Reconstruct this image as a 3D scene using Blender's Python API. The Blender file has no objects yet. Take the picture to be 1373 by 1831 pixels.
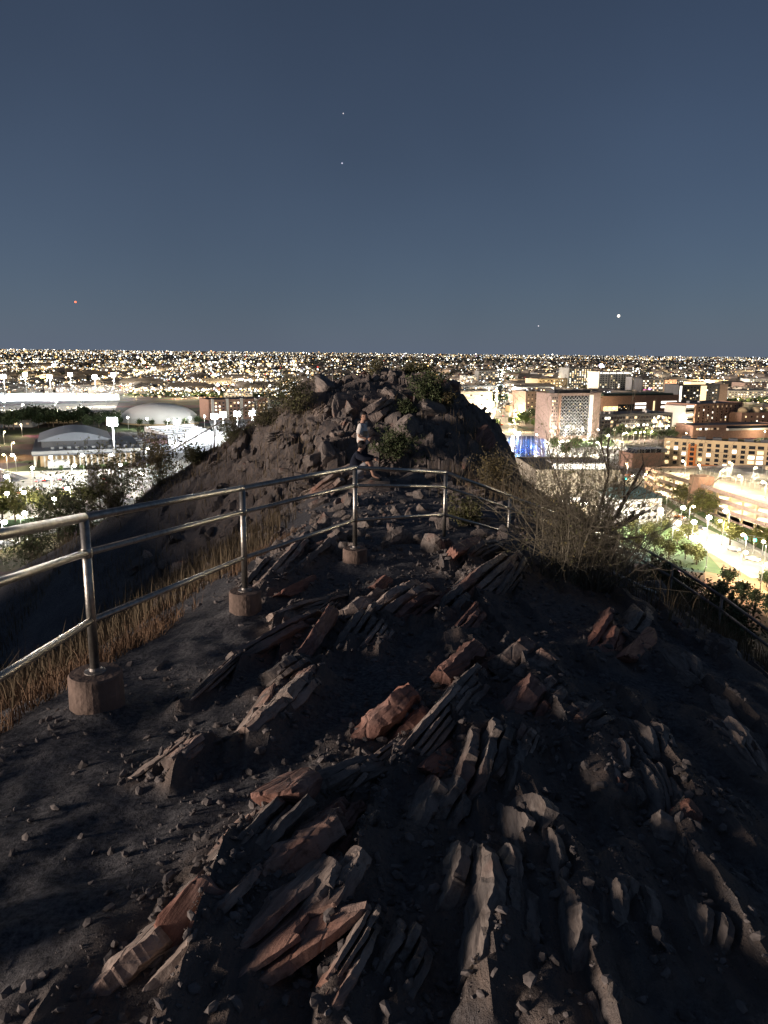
import bpy, bmesh, math, random
import numpy as np
from mathutils import Vector, Matrix, Quaternion

# ------------------------------------------------------------------ camera, sky, light
scene = bpy.context.scene
col = scene.collection
F_PX, CX, CY = 1350.0, 686.5, 915.5          # focal length and centre in photo pixels (1373 x 1831)
PITCH = math.atan(285 / F_PX)
ROLL = math.radians(0.63)
FWD = np.array([0, math.cos(PITCH), -math.sin(PITCH)])
UP0 = np.array([0, math.sin(PITCH), math.cos(PITCH)])
RT0 = np.array([1.0, 0, 0])
RGT = math.cos(ROLL) * RT0 + math.sin(ROLL) * UP0
UPV = -math.sin(ROLL) * RT0 + math.cos(ROLL) * UP0
cam_data = bpy.data.cameras.new('camera')
cam_data.sensor_fit = 'HORIZONTAL'
cam_data.sensor_width = 36.0
cam_data.lens = 36.0 * F_PX / 1373.0
cam_data.clip_start = 0.05
cam_data.clip_end = 150000
cam = bpy.data.objects.new('camera', cam_data)
col.objects.link(cam)
cam.matrix_world = Matrix(((RGT[0], UPV[0], -FWD[0], 0), (RGT[1], UPV[1], -FWD[1], 0), (RGT[2], UPV[2], -FWD[2], 0), (0, 0, 0, 1)))
scene.camera = cam

SUN_AZ_VEC = Vector((-0.94, -0.34, 0.0)).normalized()   # low warm light of the town, from the left and behind
SUN_EL = math.radians(3.8)
world = bpy.data.worlds.new('World')
scene.world = world
world.use_nodes = True
wn, wl = world.node_tree.nodes, world.node_tree.links
wn.clear()
w_out = wn.new('ShaderNodeOutputWorld')
w_bg = wn.new('ShaderNodeBackground')
w_sky = wn.new('ShaderNodeTexSky')
w_sky.sky_type = 'NISHITA'
w_sky.sun_disc = False
w_sky.sun_elevation = SUN_EL
w_sky.sun_rotation = math.atan2(SUN_AZ_VEC.x, SUN_AZ_VEC.y)
w_sky.altitude = 400
w_sky.air_density = 1.0
w_sky.dust_density = 0.6
w_sky.ozone_density = 2.5
# night sky = dim sky + the town's skyglow, densest in the thick air near the horizon
w_dim = wn.new('ShaderNodeMixRGB'); w_dim.blend_type = 'MULTIPLY'; w_dim.inputs['Fac'].default_value = 1.0
w_dim.inputs['Color2'].default_value = (0.015, 0.0185, 0.027, 1)
wl.new(w_sky.outputs[0], w_dim.inputs['Color1'])
w_geo = wn.new('ShaderNodeTexCoord'); w_sep = wn.new('ShaderNodeSeparateXYZ')
wl.new(w_geo.outputs['Generated'], w_sep.inputs[0])
w_max = wn.new('ShaderNodeMath'); w_max.operation = 'MAXIMUM'; w_max.inputs[1].default_value = 0.0
wl.new(w_sep.outputs['Z'], w_max.inputs[0])
w_mul = wn.new('ShaderNodeMath'); w_mul.operation = 'MULTIPLY'; w_mul.inputs[1].default_value = -4.0
wl.new(w_max.outputs[0], w_mul.inputs[0])
w_exp = wn.new('ShaderNodeMath'); w_exp.operation = 'EXPONENT'
wl.new(w_mul.outputs[0], w_exp.inputs[0])
w_glow = wn.new('ShaderNodeMixRGB'); w_glow.inputs['Color1'].default_value = (0, 0, 0, 1); w_glow.inputs['Color2'].default_value = (0.091, 0.122, 0.182, 1)
w_fl = wn.new('ShaderNodeMath'); w_fl.operation = 'MULTIPLY_ADD'; w_fl.inputs[1].default_value = 0.84; w_fl.inputs[2].default_value = 0.16
wl.new(w_exp.outputs[0], w_fl.inputs[0])
wl.new(w_fl.outputs[0], w_glow.inputs['Fac'])
w_add = wn.new('ShaderNodeMixRGB'); w_add.blend_type = 'ADD'; w_add.inputs['Fac'].default_value = 1.0
wl.new(w_dim.outputs[0], w_add.inputs['Color1']); wl.new(w_glow.outputs[0], w_add.inputs['Color2'])
w_nz = wn.new('ShaderNodeTexNoise'); w_nz.inputs['Scale'].default_value = 2.3; w_nz.inputs['Detail'].default_value = 3
wl.new(w_geo.outputs['Generated'], w_nz.inputs['Vector'])
w_mr = wn.new('ShaderNodeMapRange'); w_mr.inputs['From Min'].default_value = 0.3; w_mr.inputs['From Max'].default_value = 0.7
w_mr.inputs['To Min'].default_value = 0.92; w_mr.inputs['To Max'].default_value = 1.08
wl.new(w_nz.outputs['Fac'], w_mr.inputs['Value'])
w_thin = wn.new('ShaderNodeMixRGB'); w_thin.blend_type = 'MULTIPLY'; w_thin.inputs['Fac'].default_value = 1.0   # thin uneven haze
wl.new(w_add.outputs[0], w_thin.inputs['Color1']); wl.new(w_mr.outputs[0], w_thin.inputs['Color2'])
wl.new(w_thin.outputs[0], w_bg.inputs['Color'])
w_bg.inputs['Strength'].default_value = 1.0
wl.new(w_bg.outputs[0], w_out.inputs['Surface'])

sun_data = bpy.data.lights.new('sun', 'SUN')
sun_data.energy = 5.0
sun_data.angle = math.radians(12.0)
sun_data.color = (1.0, 0.83, 0.72)
sun = bpy.data.objects.new('sun', sun_data)
col.objects.link(sun)
sdir = Vector((SUN_AZ_VEC.x * math.cos(SUN_EL), SUN_AZ_VEC.y * math.cos(SUN_EL), math.sin(SUN_EL)))
sun.rotation_euler = sdir.to_track_quat('Z', 'Y').to_euler()
sun.location = (-20, -10, 20)

scene.view_settings.view_transform = 'Standard'
scene.view_settings.look = 'None'
scene.view_settings.exposure = 0.0
scene.view_settings.gamma = 1.0
scene.view_settings.use_curve_mapping = False
scene.render.engine = 'CYCLES'
scene.cycles.max_bounces = 5
scene.cycles.diffuse_bounces = 3
scene.cycles.glossy_bounces = 3
scene.cycles.sample_clamp_indirect = 3.0
scene.cycles.use_denoising = True

CITY_Z = -68.0
rng = np.random.default_rng(7)
rnd = random.Random(11)

def ray(x, y):
    d = FWD + RGT * (x - CX) / F_PX - UPV * (y - CY) / F_PX
    return d

def gp(x, y, z=CITY_Z):
    """point of the town plain seen at photo pixel x, y"""
    d = ray(x, y)
    t = z / d[2]
    return np.array([d[0] * t, d[1] * t, z])

# ------------------------------------------------------------------ vector noise
def _hash(ix, iy, iz, seed):
    n = (ix.astype(np.int64) * 374761393 + iy.astype(np.int64) * 668265263 + iz.astype(np.int64) * 2147483647 + seed * 974634777)
    n = (n ^ (n >> 13)) * 1274126177
    n = n & 0x7fffffff
    n = (n ^ (n >> 16)) * 69069 & 0x7fffffff
    return (n & 0xffffff) / float(0xffffff)

def noise3(x, y, z, seed=0):
    x = np.asarray(x, float); y = np.asarray(y, float) + 0 * x; z = np.asarray(z, float) + 0 * x
    ix, iy, iz = np.floor(x), np.floor(y), np.floor(z)
    fx, fy, fz = x - ix, y - iy, z - iz
    ux, uy, uz = fx * fx * (3 - 2 * fx), fy * fy * (3 - 2 * fy), fz * fz * (3 - 2 * fz)
    r = 0
    for dx in (0, 1):
        for dy in (0, 1):
            for dz in (0, 1):
                w = (ux if dx else 1 - ux) * (uy if dy else 1 - uy) * (uz if dz else 1 - uz)
                r = r + w * _hash(ix + dx, iy + dy, iz + dz, seed)
    return r * 2 - 1

def noise2(x, y, seed=0):
    x = np.asarray(x, float); y = np.asarray(y, float) + 0 * x
    ix, iy = np.floor(x), np.floor(y)
    fx, fy = x - ix, y - iy
    ux, uy = fx * fx * (3 - 2 * fx), fy * fy * (3 - 2 * fy)
    z = np.zeros_like(ix)
    a = _hash(ix, iy, z, seed); b = _hash(ix + 1, iy, z, seed)
    c = _hash(ix, iy + 1, z, seed); d = _hash(ix + 1, iy + 1, z, seed)
    return (a * (1 - ux) * (1 - uy) + b * ux * (1 - uy) + c * (1 - ux) * uy + d * ux * uy) * 2 - 1

def fbm2(x, y, octv=4, seed=0, gain=0.5):
    r, a = 0, 1.0
    for o in range(octv):
        r = r + a * noise2(x * 2 ** o + 13.7 * o, y * 2 ** o - 7.1 * o, seed + o)
        a *= gain
    return r

def ridged2(x, y, octv=4, seed=0, gain=0.5):
    r, a, s = 0, 1.0, 0
    for o in range(octv):
        r = r + a * (1 - np.abs(noise2(x * 2 ** o + 5.3 * o, y * 2 ** o + 9.1 * o, seed + o)) * 2).clip(-1, 1)
        s += a
        a *= gain
    return r / s

def facets(u, v, su, sv, seed):
    """random polygon cells: offset, position inside the cell, tilt, distance to the cell edge"""
    a, b = u / su, v / sv
    ia, ib = np.floor(a), np.floor(b)
    d1 = np.full(a.shape, 9.0); d2 = np.full(a.shape, 9.0)
    off = np.zeros(a.shape); ga = np.zeros(a.shape); gb = np.zeros(a.shape); ca = np.zeros(a.shape); cb = np.zeros(a.shape)
    zz = np.zeros(a.shape)
    for i in (-1, 0, 1):
        for j in (-1, 0, 1):
            x = ia + i; y = ib + j
            px_ = x + _hash(x, y, zz, seed); py_ = y + _hash(x, y, zz + 1, seed)
            d = (a - px_) ** 2 + (b - py_) ** 2
            m = d < d1
            d2 = np.where(m, d1, np.minimum(d2, d)); d1 = np.where(m, d, d1)
            off = np.where(m, _hash(x, y, zz + 2, seed) * 2 - 1, off)
            ga = np.where(m, _hash(x, y, zz + 3, seed) * 2 - 1, ga); gb = np.where(m, _hash(x, y, zz + 4, seed) * 2 - 1, gb)
            ca = np.where(m, a - px_, ca); cb = np.where(m, b - py_, cb)
    return off, ca, cb, ga, gb, np.sqrt(d2) - np.sqrt(d1)

def sstep(a, b, x):
    t = np.clip((x - a) / (b - a), 0, 1)
    return t * t * (3 - 2 * t)

# ------------------------------------------------------------------ hill shape (camera at the origin)
_yy = np.arange(-12, 220, 0.1)
_cz = np.interp(_yy, [-12, -6, 0, 2, 4, 6, 8.5, 10.6, 14, 18, 21, 24, 30, 36, 45, 60, 100, 170, 220],
                [-1.2, -1.45, -1.68, -1.80, -1.98, -2.18, -2.40, -2.66, -3.05, -3.4, -3.6, -3.9, -5.0, -7.5, -12, -21, -46, -72, -72])
_k = np.ones(9) / 9
_cz = np.convolve(np.pad(_cz, 4, 'edge'), _k, 'valid')
_wl = np.interp(_yy, [-12, 0, 4, 6, 8, 11, 15, 20, 30], [3.0, 2.4, 2.2, 1.9, 1.7, 1.4, 1.2, 1.5, 2.0])
_wr = np.interp(_yy, [-12, 0, 4, 8, 11, 15, 20, 30], [0.9, 0.7, 1.0, 1.3, 1.5, 1.9, 2.4, 2.4])
_px = np.array([-200, -30, -14, -7.2, -4.5, -2.6, -1.8, -0.6, 0.2, 1.95, 2.7, 3.4, 4.1, 5.0, 9, 30, 200])
_pz = np.array([-110, -17.5, -8.4, -4.3, -2.75, -1.5, -1.18, -0.95, -0.9, -1.2, -1.6, -2.15, -3.0, -4.6, -9, -24, -130])

def h_base(x, y):
    x = np.asarray(x, float); y = np.asarray(y, float)
    zc = np.interp(y, _yy, _cz)
    xc = 0.25 * np.ones_like(y)
    dx = x - xc
    tl = np.maximum(0, -dx - np.interp(y, _yy, _wl))
    tr = np.maximum(0, dx - np.interp(y, _yy, _wr))
    z = zc - 0.55 * (np.sqrt(tl * tl + 0.25) - 0.5) - 0.06 * np.maximum(0, -dx)
    t2 = np.maximum(0, tr - 1.3)
    z = z - 0.26 * (np.sqrt(tr * tr + 0.2) - 0.447) - 0.5 * (np.sqrt(t2 * t2 + 0.2) - 0.447)
    # mound in front
    wob = 0.35 * fbm2(x * 0.4, y * 0.4, 3, 41)
    m = np.interp(x + wob, _px, _pz) - 0.44 * np.maximum(0, 26.6 - y + 0.5 * fbm2(x * 0.5, y * 0.2, 2, 43)) - 0.62 * np.maximum(0, y - 29.5)
    k = 0.35
    hh = np.clip(0.5 + 0.5 * (m - z) / k, 0, 1)
    z2 = z * (1 - hh) + m * hh + k * hh * (1 - hh)
    # unseen ridge added left of the view to shade the slope and mound flank
    shade_ridge = np.exp(-((x + 31) / 6.0) ** 2) * sstep(-17, -10, y) * sstep(25, 18, y)
    z2 = z2 + shade_ridge * (-1.9 + 0.5 * noise2(y * 0.23, 0 * y, 5) - z2)
    # far slope runs out under the plain
    return np.maximum(z2, CITY_Z - 1.5)

TANS = 0.114   # strike of the strata: a little right of straight ahead

_tt = np.concatenate([np.arange(1.0, 14, 0.02), np.arange(14, 60, 0.06)])
def on_hill(px, py, after=0.0):
    """point where the ray through photo pixel px, py meets the hill"""
    d = ray(px, py)
    P = d[None, :] * _tt[:, None]
    z = h_base(P[:, 0], P[:, 1])
    hit = np.nonzero((P[:, 2] <= z) & (_tt > after))[0]
    i = hit[0] if len(hit) else len(_tt) - 1
    return np.array([P[i, 0], P[i, 1], hz(P[i, 0], P[i, 1])])

def on_hill_xy(px, py):
    d = ray(px, py)
    P = d[None, :] * _tt[:, None]
    hit = np.nonzero(P[:, 2] <= h_base(P[:, 0], P[:, 1]))[0]
    i = hit[0] if len(hit) else len(_tt) - 1
    return P[i, :2].copy()

# near end x,y  far end x,y (photo pixels), breadth, thickness (m), lean (deg), tone, lift
LEDGES = [
    (150, 1815, 345, 1640, .22, .10, 55, 1, .03), (300, 1690, 540, 1470, .26, .16, 62, 0, .05), (330, 1655, 470, 1520, .16, .10, 50, 1, .07),
    (250, 1815, 445, 1640, .14, .08, 60, 1, .01), (300, 1700, 390, 1650, .16, .13, 70, 2, .04),
    (400, 1825, 590, 1560, .34, .12, 38, 1, .06), (500, 1640, 610, 1500, .26, .13, 45, 1, .08), (560, 1560, 625, 1450, .2, .12, 55, 2, .07),
    (490, 1490, 560, 1425, .16, .12, 60, 2, .06), (440, 1580, 520, 1480, .12, .07, 65, 0, .03), (560, 1440, 690, 1380, .15, .10, 62, 0, .05),
    (610, 1430, 655, 1395, .13, .08, 60, 1, .04),
    (530, 1700, 630, 1610, .13, .08, 48, 1, .04), (600, 1829, 672, 1690, .10, .06, 66, 1, .04), (690, 1800, 740, 1690, .15, .12, 70, 0, .03),
    (655, 1345, 745, 1285, .26, .17, 62, 2, .07), (660, 1390, 730, 1335, .10, .07, 60, 1, .02), (740, 1370, 835, 1252, .18, .12, 62, 1, .07),
    (760, 1385, 800, 1340, .12, .1, 55, 2, .02), (770, 1500, 800, 1395, .2, .13, 60, 0, .05), (800, 1300, 860, 1240, .15, .12, 66, 0, .05),
    (825, 1240, 870, 1180, .20, .18, 58, 2, .07), (700, 1300, 760, 1270, .16, .13, 70, 0, .03),
    (440, 1335, 505, 1250, .14, .07, 50, 1, .04), (480, 1330, 565, 1240, .17, .10, 55, 1, .05), (500, 1240, 560, 1200, .2, .13, 60, 0, .05),
    (350, 1255, 440, 1190, .12, .06, 55, 1, .02), (430, 1200, 560, 1140, .14, .09, 62, 0, .04), (540, 1195, 585, 1135, .17, .1, 60, 2, .06),
    (260, 1395, 330, 1360, .10, .06, 40, 1, .01), (320, 1400, 365, 1350, .10, .06, 45, 1, .02),
    (500, 1125, 610, 1075, .2, .08, 45, 1, .04), (560, 1120, 600, 1085, .14, .08, 55, 0, .03),
    (615, 1120, 700, 1075, .25, .16, 55, 1, .08), (680, 1115, 760, 1070, .27, .17, 60, 1, .10), (740, 1115, 800, 1075, .26, .18, 62, 2, .08),
    (790, 1110, 840, 1065, .24, .16, 60, 0, .07), (620, 1170, 660, 1120, .2, .13, 70, 0, .04), (665, 1175, 690, 1135, .14, .09, 60, 1, .05),
    (805, 1080, 860, 1035, .2, .14, 60, 1, .07), (850, 1075, 920, 1005, .26, .18, 58, 1, .10), (890, 1070, 930, 1025, .2, .15, 60, 0, .06),
    (440, 1060, 480, 1015, .22, .14, 60, 0, .08), (480, 1055, 550, 965, .26, .15, 55, 1, .08), (500, 1080, 560, 1040, .18, .1, 55, 2, .04),
    (550, 1015, 610, 975, .2, .14, 60, 0, .05), (800, 1015, 850, 985, .24, .15, 60, 2, .06), (840, 1010, 900, 985, .26, .15, 65, 0, .05),
    (670, 1060, 690, 1045, .16, .12, 60, 2, .05), (830, 1145, 860, 1105, .13, .1, 60, 2, .03),
    (920, 1400, 945, 1300, .2, .13, 62, 1, .05), (925, 1300, 985, 1235, .28, .2, 60, 2, .09), (960, 1290, 1000, 1250, .2, .15, 60, 1, .06),
    (990, 1330, 1090, 1265, .3, .18, 75, 0, .05), (930, 1230, 980, 1180, .25, .18, 70, 0, .05),
    (1080, 1180, 1100, 1110, .22, .15, 60, 2, .06), (1110, 1190, 1150, 1150, .2, .12, 60, 2, .05), (1130, 1140, 1150, 1100, .2, .14, 60, 0, .04),
    (1110, 1450, 1085, 1340, .2, .1, 62, 1, .05), (1200, 1480, 1110, 1330, .16, .09, 68, 0, .05), (1330, 1510, 1190, 1390, .15, .09, 66, 1, .04),
    (1200, 1380, 1120, 1280, .18, .12, 68, 0, .05), (1373, 1420, 1265, 1300, .2, .12, 64, 1, .06), (1330, 1320, 1270, 1255, .16, .1, 64, 0, .04),
    (1365, 1520, 1290, 1440, .16, .1, 62, 0, .03), (1240, 1230, 1180, 1180, .2, .15, 64, 0, .05), (1180, 1560, 1160, 1480, .24, .14, 70, 0, .05),
    (960, 1580, 920, 1430, .28, .15, 72, 0, .04), (1010, 1640, 985, 1520, .22, .13, 70, 0, .04), (1040, 1800, 1010, 1600, .26, .14, 66, 0, .04),
    (900, 1740, 880, 1560, .22, .13, 70, 0, .03), (1290, 1720, 1240, 1600, .24, .15, 66, 0, .04), (820, 1640, 830, 1520, .2, .12, 70, 0, .04),
    (1130, 1720, 1100, 1600, .2, .12, 68, 0, .03), (860, 1440, 880, 1330, .26, .16, 74, 0, .04), (1320, 1200, 1250, 1150, .22, .14, 64, 0, .05),
]
SEGS = []
for (x1, y1, x2, y2, br, *_r) in LEDGES:
    a_, b_ = on_hill_xy(x1, y1), on_hill_xy(x2, y2)
    SEGS.append((a_, b_, br))

def ledge_mask(x, y):
    m = np.zeros(x.shape)
    sel = (x > -4) & (x < 6) & (y > 0.5) & (y < 13)
    xs, ys = x[sel], y[sel]
    ms = np.zeros(xs.shape)
    for a_, b_, br in SEGS:
        d = b_ - a_; L2 = d @ d + 1e-9
        t = np.clip(((xs - a_[0]) * d[0] + (ys - a_[1]) * d[1]) / L2, -0.15, 1.15)
        dd = np.hypot(xs - a_[0] - t * d[0], ys - a_[1] - t * d[1])
        ms = np.maximum(ms, np.exp(-(dd / (br * 0.8)) ** 2))
    m[sel] = ms
    return m

def outcrop(x, y):
    u = x - TANS * y
    w = y
    m = fbm2(u * 0.9, w * 0.35, 3, 5)
    band = sstep(-0.75, -0.1, u) * (1 - 0.55 * sstep(0.9, 2.6, u)) + 0.5 * sstep(1.2, 2.2, u)
    band = band * sstep(16, 10, y) * sstep(-9, -3, y)
    return np.clip(np.maximum(band * (0.40 + 1.1 * m), 1.15 * ledge_mask(x, y)), 0, 1)

def mound_mask(x, y):
    return sstep(17.5, 21.5, y) * sstep(45, 32, y) * sstep(-11, -4.0, x) * sstep(7.5, 5.0, x)

def h_full(x, y):
    z = h_base(x, y)
    u = x - TANS * y
    d = np.sqrt(x * x + y * y)
    near = sstep(22, 12, d)
    oc = outcrop(x, y)
    uw = u + 0.07 * fbm2(u * 2.5, y * 1.2, 3, 77); vw = y + 0.18 * fbm2(u * 2.0, y * 1.5, 3, 78)
    r = ridged2(uw * 1.3, vw * 0.4, 3, 21, 0.5)
    o1, ca, cb, ga, gb, e1 = facets(uw, vw, 0.32, 1.25, 201)
    o2, ca2, cb2, ga2, gb2, e2 = facets(uw, vw, 0.12, 0.5, 202)
    rock = 0.085 * o1 - 0.20 * ca + 0.06 * ga * ca + 0.08 * gb * cb + 0.036 * o2 - 0.065 * ca2 + 0.03 * gb2 * cb2 + 0.07 * np.maximum(0, r)
    z = z + oc * near * (np.maximum(rock * 0.46, -0.04 + 0.02 * r) + 0.015) + 0.045 * ledge_mask(x, y)
    z = z + near * (0.02 * fbm2(x * 2.2, y * 2.2, 3, 3) + 0.011 * fbm2(x * 6.5, y * 6.5, 2, 8) + 0.008 * fbm2(x * 14, y * 14, 2, 9))
    for fx, fy in ((-1.682, 4.133), (-1.207, 6.316), (-0.332, 8.471), (0.873, 10.63)):
        z = z + 0.06 * np.exp(-((x - fx) ** 2 + (y - fy) ** 2) / 0.06)
    mm = mound_mask(x, y)
    mx_, my_ = x + 0.25 * fbm2(x, y, 3, 90), y + 0.25 * fbm2(x, y, 3, 91)
    q1, a1, b1, g1, g2, e1 = facets(mx_ + 0.4 * my_, my_, 1.1, 0.8, 301)
    q2, a2, b2, g3, g4, e2 = facets(mx_ - 0.3 * my_, my_, 0.45, 0.33, 302)
    z = z + mm * (0.20 * q1 + 0.30 * (g1 * a1 + g2 * b1) + 0.085 * q2 + 0.14 * (g3 * a2 + g4 * b2) + 0.14 * ridged2(x * 0.55, y * 0.7, 3, 31, 0.6) - 0.10 * (e1 < 0.07))
    rough = (1 - near) * (1 - mm)
    z = z + rough * (0.10 * fbm2(x * 0.8, y * 0.8, 4, 13) + 0.4 * fbm2(x * 0.06, y * 0.06, 3, 15) * sstep(30, 60, d))
    return z

def hz(x, y):
    return float(h_full(np.array([x]), np.array([y]))[0])

# ------------------------------------------------------------------ scene helpers
def tag(o, label=None, cat=None, group=None, kind=None):
    if label: o['label'] = label
    if cat: o['category'] = cat
    if group: o['group'] = group
    if kind: o['kind'] = kind
    return o

def empty(name, loc=(0, 0, 0), rz=0.0):
    o = bpy.data.objects.new(name, None)
    col.objects.link(o)
    o.location = loc
    o.rotation_euler = (0, 0, rz)
    o.empty_display_size = 0.2
    return o

def mesh_np(name, v, f, smooth=False):
    me = bpy.data.meshes.new(name)
    v = np.asarray(v, np.float32)
    if isinstance(f, np.ndarray):
        n = f.shape[1]
        me.vertices.add(len(v)); me.vertices.foreach_set('co', v.ravel())
        me.loops.add(f.size); me.loops.foreach_set('vertex_index', f.ravel().astype(np.int32))
        me.polygons.add(len(f)); me.polygons.foreach_set('loop_start', np.arange(0, f.size, n, dtype=np.int32))
        me.polygons.foreach_set('loop_total', np.full(len(f), n, np.int32))
        me.update(calc_edges=True)
        me.validate()
    else:
        me.from_pydata([tuple(p) for p in v], [], f)
        me.update()
    me.polygons.foreach_set('use_smooth', np.full(len(me.polygons), bool(smooth)))
    return me

def chip(me, deg):
    me.polygons.foreach_set('use_smooth', np.ones(len(me.polygons), bool))
    me.set_sharp_from_angle(angle=math.radians(deg))
    return me

def link(name, me, mat=None, parent=None, loc=None, rot=None, scale=None):
    o = bpy.data.objects.new(name, me)
    col.objects.link(o)
    if mat is not None and len(me.materials) == 0:
        me.materials.append(mat)
    if parent is not None: o.parent = parent
    if loc is not None: o.location = loc
    if rot is not None: o.rotation_euler = rot
    if scale is not None: o.scale = scale
    return o

class MB:
    """collects shapes for one mesh"""
    def __init__(self):
        self.v, self.f = [], []
    def add(self, vs, fs):
        n = len(self.v)
        self.v.extend([tuple(p) for p in vs])
        self.f.extend([tuple(i + n for i in q) for q in fs])
        return self
    def box(self, x0, x1, y0, y1, z0, z1):
        return self.add([(x0, y0, z0), (x1, y0, z0), (x1, y1, z0), (x0, y1, z0), (x0, y0, z1), (x1, y0, z1), (x1, y1, z1), (x0, y1, z1)],
                        [(0, 3, 2, 1), (4, 5, 6, 7), (0, 1, 5, 4), (1, 2, 6, 5), (2, 3, 7, 6), (3, 0, 4, 7)])
    def tube(self, pts, rad, n=8, caps=True):
        pts = [Vector(p) for p in pts]
        if not hasattr(rad, '__len__'): rad = [rad] * len(pts)
        rings = []
        up = None
        for i, p in enumerate(pts):
            a = pts[max(0, i - 1)]; b = pts[min(len(pts) - 1, i + 1)]
            t = (b - a)
            if t.length < 1e-9: t = Vector((0, 0, 1))
            t.normalize()
            if up is None:
                up = Vector((0, 0, 1)) if abs(t.z) < 0.9 else Vector((1, 0, 0))
            s = t.cross(up)
            if s.length < 1e-6: s = t.cross(Vector((0, 1, 0)))
            s.normalize()
            up = s.cross(t).normalized()
            rings.append([p + (s * math.cos(k * 2 * math.pi / n) + up * math.sin(k * 2 * math.pi / n)) * rad[i] for k in range(n)])
        vs = [v for r in rings for v in r]
        fs = []
        for i in range(len(pts) - 1):
            for k in range(n):
                k2 = (k + 1) % n
                fs.append((i * n + k, i * n + k2, (i + 1) * n + k2, (i + 1) * n + k))
        if caps:
            fs.append(tuple(range(n - 1, -1, -1)))
            m = (len(pts) - 1) * n
            fs.append(tuple(m + k for k in range(n)))
        return self.add(vs, fs)
    def lathe(self, prof, n=24, c=(0, 0, 0)):
        vs, fs = [], []
        for r, z in prof:
            for k in range(n):
                a = 2 * math.pi * k / n
                vs.append((c[0] + r * math.cos(a), c[1] + r * math.sin(a), c[2] + z))
        for i in range(len(prof) - 1):
            for k in range(n):
                k2 = (k + 1) % n
                fs.append((i * n + k, i * n + k2, (i + 1) * n + k2, (i + 1) * n + k))
        fs.append(tuple(range(n - 1, -1, -1)))
        m = (len(prof) - 1) * n
        fs.append(tuple(m + k for k in range(n)))
        return self.add(vs, fs)
    def prism(self, poly, z0, z1):
        n = len(poly)
        vs = [(p[0], p[1], z0) for p in poly] + [(p[0], p[1], z1) for p in poly]
        fs = [tuple(range(n - 1, -1, -1)), tuple(range(n, 2 * n))]
        for k in range(n):
            k2 = (k + 1) % n
            fs.append((k, k2, n + k2, n + k))
        return self.add(vs, fs)
    def build(self, name, mat, parent=None, smooth=False, loc=None, rot=None):
        me = mesh_np(name, self.v, self.f, smooth)
        return link(name, me, mat, parent, loc, rot)

# ------------------------------------------------------------------ materials
MATS = {}
def mat(name, colr, rough=0.8, metal=0.0, var=0.0, vscale=1.0, bump=0.0, bscale=20.0, emit=None, estr=0.0, spec=0.3, sample=True):
    if name in MATS: return MATS[name]
    m = bpy.data.materials.new(name)
    m.use_nodes = True
    nt = m.node_tree
    b = nt.nodes['Principled BSDF']
    b.inputs['Base Color'].default_value = (*colr, 1)
    b.inputs['Roughness'].default_value = rough
    b.inputs['Metallic'].default_value = metal
    b.inputs['Specular IOR Level'].default_value = spec
    if var > 0:
        tc = nt.nodes.new('ShaderNodeTexCoord')
        n = nt.nodes.new('ShaderNodeTexNoise')
        n.inputs['Scale'].default_value = vscale
        n.inputs['Detail'].default_value = 6
        n.inputs['Roughness'].default_value = 0.65
        nt.links.new(tc.outputs['Object'], n.inputs['Vector'])
        r = nt.nodes.new('ShaderNodeValToRGB')
        r.color_ramp.elements[0].position = 0.3
        r.color_ramp.elements[1].position = 0.72
        r.color_ramp.elements[0].color = (*[c * (1 - var) for c in colr], 1)
        r.color_ramp.elements[1].color = (*[min(1, c * (1 + var)) for c in colr], 1)
        nt.links.new(n.outputs['Fac'], r.inputs['Fac'])
        nt.links.new(r.outputs['Color'], b.inputs['Base Color'])
    if bump > 0:
        tc = nt.nodes.new('ShaderNodeTexCoord')
        n = nt.nodes.new('ShaderNodeTexNoise')
        n.inputs['Scale'].default_value = bscale
        n.inputs['Detail'].default_value = 5
        nt.links.new(tc.outputs['Object'], n.inputs['Vector'])
        bp = nt.nodes.new('ShaderNodeBump')
        bp.inputs['Strength'].default_value = bump
        bp.inputs['Distance'].default_value = 0.02
        nt.links.new(n.outputs['Fac'], bp.inputs['Height'])
        nt.links.new(bp.outputs['Normal'], b.inputs['Normal'])
    if emit:
        b.inputs['Emission Color'].default_value = (*emit, 1)
        b.inputs['Emission Strength'].default_value = estr
        if not sample:
            m.cycles.emission_sampling = 'NONE'
    MATS[name] = m
    return m

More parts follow.
